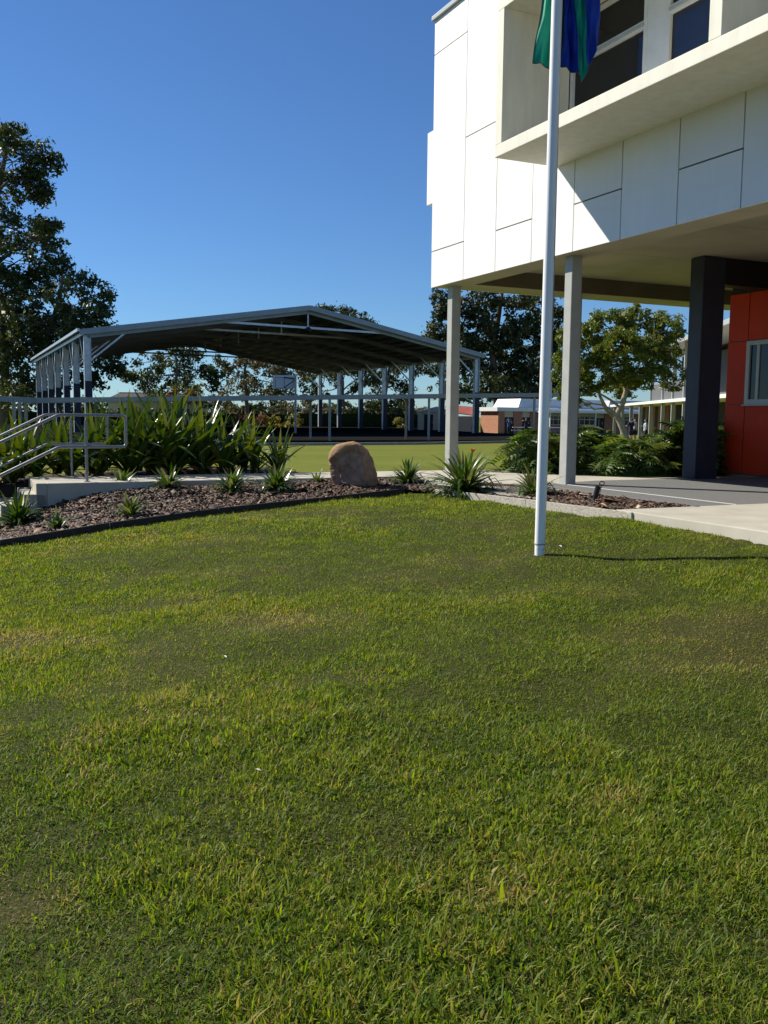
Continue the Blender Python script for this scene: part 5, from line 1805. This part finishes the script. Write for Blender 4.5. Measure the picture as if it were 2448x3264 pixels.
# ------------------------------------------------------------------ small sheds and the far house
def gable_shed(name, label, u0, u1, v0, v1, y, dep, wallm, roofm, rise, doors=0):
    p, q = at(u0, v1, y), at(u1, v1, y)
    zt2 = at(u0, v0, y).z
    b = (p.x, p.y, -.55)
    t = thing(name, label, 'shed', b)
    MB().box(p.x, q.x, p.y, p.y + dep, -.55, zt2).build('wall', wallm, t)
    xm = (p.x + q.x) / 2
    o = .15
    MB().add([(p.x - o, p.y - o, zt2), (xm, p.y - o, zt2 + rise), (q.x + o, p.y - o, zt2), (p.x - o, p.y + dep + o, zt2), (xm, p.y + dep + o, zt2 + rise), (q.x + o, p.y + dep + o, zt2),
              (p.x - o, p.y - o, zt2 + .06), (xm, p.y - o, zt2 + rise + .06), (q.x + o, p.y - o, zt2 + .06), (p.x - o, p.y + dep + o, zt2 + .06), (xm, p.y + dep + o, zt2 + rise + .06), (q.x + o, p.y + dep + o, zt2 + .06)],
             [(0, 1, 4, 3), (1, 2, 5, 4), (6, 9, 10, 7), (7, 10, 11, 8), (0, 6, 7, 1), (1, 7, 8, 2), (3, 4, 10, 9), (4, 5, 11, 10), (0, 3, 9, 6), (2, 8, 11, 5), (0, 2, 1), (3, 4, 5)]).build('roof', roofm, t)
    for k in range(doors):
        a_ = p.x + (q.x - p.x) * (.14 + .48 * k)
        b_ = a_ + (q.x - p.x) * .26
        d_ = MB().box(a_, b_, p.y - .04, p.y - .002, -.55, zt2 - .25).build('door', 'black_panel', t)
        MB().box(b_ - .12, b_ - .06, p.y - .07, p.y - .041, .3, .42).build('handle', 'alu', d_)
    return t
gable_shed('garden_shed', 'small grey gabled shed with two dark doors, left of the corner column', 1336, 1445, 1313, 1375, 100, 5, 'cream_wall', 'grey_roof', .55, 2)
t = thing('storage_shed', 'cream storage shed with faded red roof, right of the corner column', 'shed', tuple(at(1450, 1375, 97)))
p, q = at(1450, 1375, 97), at(1520, 1375, 97)
MB().box(p.x, q.x, p.y, p.y + 5, -.55, 1.05).build('wall', 'cream_wall', t)
MB().add([(p.x - .3, p.y - .3, 1.35), (q.x, p.y - .3, 1.05), (q.x, p.y + 5.3, 2.0), (p.x - .3, p.y + 5.3, 2.2), (p.x - .3, p.y - .3, 1.43), (q.x, p.y - .3, 1.13), (q.x, p.y + 5.3, 2.08), (p.x - .3, p.y + 5.3, 2.28)],
         [(3, 2, 1, 0), (4, 5, 6, 7), (0, 1, 5, 4), (1, 2, 6, 5), (2, 3, 7, 6), (3, 0, 4, 7)]).build('roof', 'red_roof', t)
MB().box(q.x + .002, q.x + .08, p.y - .31, p.y + 5.3, .95, 2.1).build('barge_board', 'white_paint', t)
p, q = at(330, 1300, 150), at(640, 1300, 150)
ho = thing('far_house', 'far house with dark tiled hip roof just above the walkway roof', 'house', (p.x, p.y, -.5))
MB().box(p.x + .6, q.x - .6, p.y + .6, p.y + 9, -.5, 2.9).build('wall', 'cream_wall', ho)
rf = MB().add([(p.x - .3, p.y, 2.9), (q.x + .3, p.y, 2.9), (q.x + .3, p.y + 9.6, 2.9), (p.x - .3, p.y + 9.6, 2.9), (p.x + 1.2, p.y + 4.8, 4.35), (q.x - 4.8, p.y + 4.8, 4.35)],
         [(0, 3, 2, 1), (0, 1, 5, 4), (2, 3, 4, 5), (1, 2, 5), (3, 0, 4)]).build('roof', 'tile_roof', ho)
MB().bar((p.x + 1.2, p.y + 4.8, 4.38), (q.x - 4.8, p.y + 4.8, 4.38), .25, .12).build('ridge', 'tile_roof', rf)
for k in range(4):
    xx = p.x + 2 + k * 3.4
    wn = MB().box(xx, xx + 1.6, p.y + .55, p.y + .598, .6, 1.9).build('window', 'frame_white', ho)
    MB().box(xx + .08, xx + 1.52, p.y + .53, p.y + .549, .68, 1.82).build('pane', 'glass_dark', wn)

# ------------------------------------------------------------------ bench tables at the classroom block
def bench_table(label, u, v, y, seatm):
    c = at(u, v, y)
    z0 = gnd(c.x, c.y)
    t = thing('bench_table', label, 'bench table', (c.x, c.y, z0), group='bench tables by the verandah')
    MB().box(c.x - .9, c.x + .9, c.y - .35, c.y + .35, z0 + .70, z0 + .75).build('table_top', 'white_paint', t)
    for s_ in (-1, 1):
        MB().box(c.x - .9, c.x + .9, c.y + s_ * .75 - .14, c.y + s_ * .75 + .14, z0 + .42, z0 + .46).build('seat', seatm, t)
    for s_ in (-.6, .6):
        MB().bar((c.x + s_, c.y - .75, z0 + .40), (c.x + s_, c.y + .75, z0 + .40), .05, .05).build('cross_bar', 'bench_blue', t)
        for k in (-1, 1):
            MB().bar((c.x + s_, c.y + k * .45, z0), (c.x + s_, c.y + k * .25, z0 + .70), .05, .05, (1, 0, 0)).build('leg', 'bench_blue', t)
bench_table('white topped bench table in front of the verandah, beside the raised arms student', 1664, 1376, 89, 'white_paint')
bench_table('blue seated bench table behind the flagpole, at the brick block', 1755, 1376, 89, 'bench_blue')

# ------------------------------------------------------------------ people
def remesh(o, vox):
    m = o.modifiers.new('skin', 'REMESH')
    m.mode = 'VOXEL'
    m.voxel_size = vox
    m.use_smooth_shade = True

def person(label, u, v, y, H, face, arms, top, bottom, hairm, legs_bare=True, cap=None, stride=.06, z0=None, lean=0.0):
    """arms: for left and right, (elbow, hand) offsets from the shoulder in units of height, person facing +Y before turning"""
    c = at(u, v, y)
    zb_ = gnd(c.x, c.y) if z0 is None else z0
    t = thing('person', label, 'person', (c.x, c.y, zb_), face, group='students by the classroom blocks')
    k = H
    hip, knee, ank = .50 * k, .28 * k, .045 * k
    sh_z, neck, headc = .81 * k, .85 * k, .925 * k
    b = MB()
    top_y = lean * k
    b.tube([(0, 0, .47 * k), (0, 0, .53 * k), (0, top_y * .5, .62 * k), (0, top_y, .73 * k), (0, top_y, .80 * k), (0, top_y, .825 * k)], [.075 * k, .085 * k, .072 * k, .088 * k, .075 * k, .035 * k], 12)
    b.tube([(0, top_y, .81 * k), (0, top_y + .005 * k, .88 * k)], [.030 * k, .027 * k], 8)
    b.ball((0, top_y + .008 * k, headc), (.043 * k, .054 * k, .066 * k), 14, 10)
    b.ball((0, top_y + .064 * k, headc - .010 * k), (.009 * k, .012 * k, .014 * k), 6, 5)      # nose
    b.ball((0, top_y + .050 * k, headc - .045 * k), (.018 * k, .012 * k, .010 * k), 6, 5)      # chin and mouth
    for s_ in (-1, 1):
        b.ball((s_ * .044 * k, top_y + .003 * k, headc - .004 * k), (.007 * k, .013 * k, .018 * k), 6, 5)   # ears
        sy = stride * k * s_
        hx_ = s_ * .050 * k
        b.tube([(hx_, 0, .51 * k), (hx_, sy * .5 + .012 * k, knee), (hx_, sy - .01 * k, .16 * k), (hx_, sy, ank), (hx_, sy, .012 * k)], [.058 * k, .036 * k, .034 * k, .020 * k, .022 * k], 10)
        b.tube([(hx_, sy - .030 * k, .018 * k), (hx_, sy + .05 * k, .018 * k), (hx_, sy + .095 * k, .014 * k)], [.018 * k, .022 * k, .013 * k], 8)
    hands = []
    for s_, (el_, hd) in zip((-1, 1), arms):
        s0 = Vector((s_ * .105 * k, top_y, sh_z))
        e_ = s0 + Vector(el_) * k
        h_ = s0 + Vector(hd) * k
        b.tube([s0 - Vector((s_ * .03 * k, 0, 0)), s0, e_, e_.lerp(h_, .3), h_], [.030 * k, .030 * k, .022 * k, .022 * k, .014 * k], 8)
        dv = (h_ - e_).normalized()
        sd = dv.orthogonal().normalized()
        pl = h_ + dv * .028 * k
        b.tube([h_, pl, pl + dv * .02 * k], [.014 * k, .022 * k, .018 * k], 8)
        for f_ in range(4):
            o_ = sd * (f_ - 1.5) * .0095 * k
            ln = (.036, .044, .041, .032)[f_] * k
            cv = dv.cross(sd) * .012 * k
            b.tube([pl + o_, pl + o_ + dv * (.02 * k + ln * .5), pl + o_ * 1.15 + dv * (.018 * k + ln) + cv], [.0062 * k, .0056 * k, .0045 * k], 6)
        b.tube([pl - sd * .014 * k - dv * .01 * k, pl - sd * .032 * k + dv * .012 * k, pl - sd * .036 * k + dv * .030 * k], [.0075 * k, .0065 * k, .005 * k], 6)
        hands.append((s0, e_, h_))
    body = b.build('body', 'skin', t, True)
    remesh(body, .010)
    g_ = MB()
    g_.tube([(0, 0, .485 * k), (0, 0, .53 * k), (0, top_y * .5, .62 * k), (0, top_y, .73 * k), (0, top_y, .80 * k), (0, top_y, .828 * k)], [.096 * k, .096 * k, .086 * k, .100 * k, .088 * k, .042 * k], 14)
    for s0, e_, h_ in hands:
        g_.tube([s0.lerp(Vector((0, top_y, .78 * k)), .4), s0, s0.lerp(e_, .95)], [.042 * k, .042 * k, .034 * k], 8)
        if not legs_bare:
            g_.tube([s0.lerp(e_, .9), e_, h_.lerp(e_, .12)], [.034 * k, .032 * k, .024 * k], 8)
    so = g_.build('shirt', top, t, True)
    remesh(so, .014)
    g_ = MB()
    lowz = .30 * k if legs_bare else .06 * k
    for s_ in (-1, 1):
        sy = stride * k * s_
        g_.tube([(s_ * .035 * k, 0, .53 * k), (s_ * .050 * k, sy * .25, .42 * k), (s_ * .050 * k, sy * .5 + .01 * k, max(lowz, .29 * k))], [.075 * k, .070 * k, .058 * k], 10)
        if not legs_bare:
            g_.tube([(s_ * .050 * k, sy * .5 + .01 * k, .30 * k), (s_ * .050 * k, sy - .01 * k, .16 * k), (s_ * .05 * k, sy, lowz)], [.050 * k, .044 * k, .036 * k], 10)
    so = g_.build('trousers' if not legs_bare else 'shorts', bottom, t, True)
    remesh(so, .014)
    g_ = MB()
    g_.ball((0, top_y - .006 * k, headc + .018 * k), (.050 * k, .058 * k, .058 * k), 14, 9)
    ho_ = g_.build('hair', hairm, t, True)
    if cap:
        cp_ = MB().ball((0, top_y, headc + .036 * k), (.054 * k, .062 * k, .046 * k), 14, 8)
        cp_.tube([(0, top_y + .04 * k, headc + .035 * k), (0, top_y + .105 * k, headc + .026 * k)], [.045 * k, .030 * k], 10)
        cp_.build('cap', cap, t, True)
    sho = MB()
    for s_ in (-1, 1):
        sy = stride * k * s_
        sho.tube([(s_ * .05 * k, sy - .035 * k, .022 * k), (s_ * .05 * k, sy + .05 * k, .024 * k), (s_ * .05 * k, sy + .105 * k, .016 * k)], [.024 * k, .027 * k, .016 * k], 8)
    sho.build('shoes', 'shoe', t, True)
    return t
DOWN = ((.02, 0, -.16), (.03, .05, -.30))
DOWNL = ((-.03, -.01, -.17), (-.03, .04, -.31))
DOWNR = ((.03, -.01, -.17), (.03, .04, -.31))
person('person in dark clothes and reddish cap walking past the cream storage shed', 1508, 1376, 94, 1.42, R(110), (DOWNL, DOWNR), 'navy', 'navy', 'hair', True, 'cap_red', .10)
person('person in blue jacket with both hands raised to the head, before the dark doors', 1621, 1380, 91, 1.52, R(200), (((-.10, .05, .02), (-.03, .06, .12)), ((.10, .05, .02), (.03, .06, .12))), 'jacket_blue', 'dark_trouser', 'hair', False, None, .03)
person('person in dark clothes with both arms held out at shoulder height, beside the white table', 1676, 1380, 88, 1.66, R(190), (((-.15, .06, .0), (-.10, .17, .03)), ((.15, .06, .0), (.10, .17, .03))), 'navy', 'dark_trouser', 'hair', True, None, .08)
person('person in navy shirt and shorts with back turned, under the two storey verandah', 2011, 1400, 58, 1.50, R(20), (((-.06, .06, -.14), (-.02, .16, -.14)), ((.06, .06, -.14), (.02, .16, -.14))), 'navy', 'navy', 'hair', True, None, .03, -.48)
person('person in pale blue shirt standing close behind the student in navy', 2024, 1399, 60, 1.46, R(60), (DOWNL, DOWNR), 'shirt_blue', 'navy', 'hair', True, None, .02, -.48)
person('person with dark hair, pale blue shirt and dark shorts, facing left by a grey post', 2057, 1398, 58, 1.45, R(80), (DOWNL, ((.04, .05, -.14), (.03, .17, -.12))), 'shirt_blue', 'navy', 'hair', True, None, .04, -.48)

# ------------------------------------------------------------------ litter: dry leaves and twigs on the lawn and path
def litter(label, u, v, kind, m, s_):
    p = lawn_patch(u, v)
    z_ = gnd(*p) + .028
    if kind == 'leaf':
        me = MB()
        n = 6
        pts = []
        for i in range(n + 1):
            t_ = i / n
            wv = .42 * math.sin(math.pi * t_) ** .8 * .5
            pts.append((t_ - .5, wv, .10 * math.sin(t_ * 3)))
        lo = [(a_[0], -a_[1], a_[2] + .05) for a_ in pts[1:-1]]
        vv = pts + lo + [(p_[0], 0, p_[2] - .04) for p_ in pts[1:-1]]
        ff = []
        c0 = n + 1 + (n - 1)
        for i in range(n):
            a_ = 0 if i == 0 else c0 + i - 1
            b_ = n if i == n - 1 else c0 + i
            ff.append(tuple(dict.fromkeys((a_, b_, i + 1, i))))
            l0 = 0 if i == 0 else n + 1 + i - 1
            l1 = n if i == n - 1 else n + 1 + i
            ff.append(tuple(dict.fromkeys((a_, l0, l1, b_))))
        me.add([tuple(c * s_ for c in q) for q in vv], [f for f in ff if len(f) > 2])
        o = bpy.data.objects.new('fallen_leaf', me.mesh('fallen_leaf', m, True))
    link(o)
    o.location = (p[0], p[1], z_)
    o.rotation_euler = (.1, .15, random.uniform(0, 6))
    tag(o, label, 'leaf', 'fallen leaves on the lawn')
litter('pale dry leaf on the lawn right of the flagpole, near the timber edging', 1880, 1681, 'leaf', 'white_cloth', .085)
litter('small pale leaf on the lawn close beside the flagpole base', 1785, 1752, 'leaf', 'strip_white', .06)
litter('tiny pale leaf in the middle of the left half of the lawn', 718, 2107, 'leaf', 'white_cloth', .035)
litter('pale leaf low in the left part of the lawn', 823, 2474, 'leaf', 'strip_white', .03)
litter('rust brown leaf low in the right part of the lawn', 2035, 2893, 'leaf', 'leaf_dry', .035)
litter('small dark leaf on the pale concrete at the right edge', 2187, 1634, 'leaf', 'timber_dark', .07)
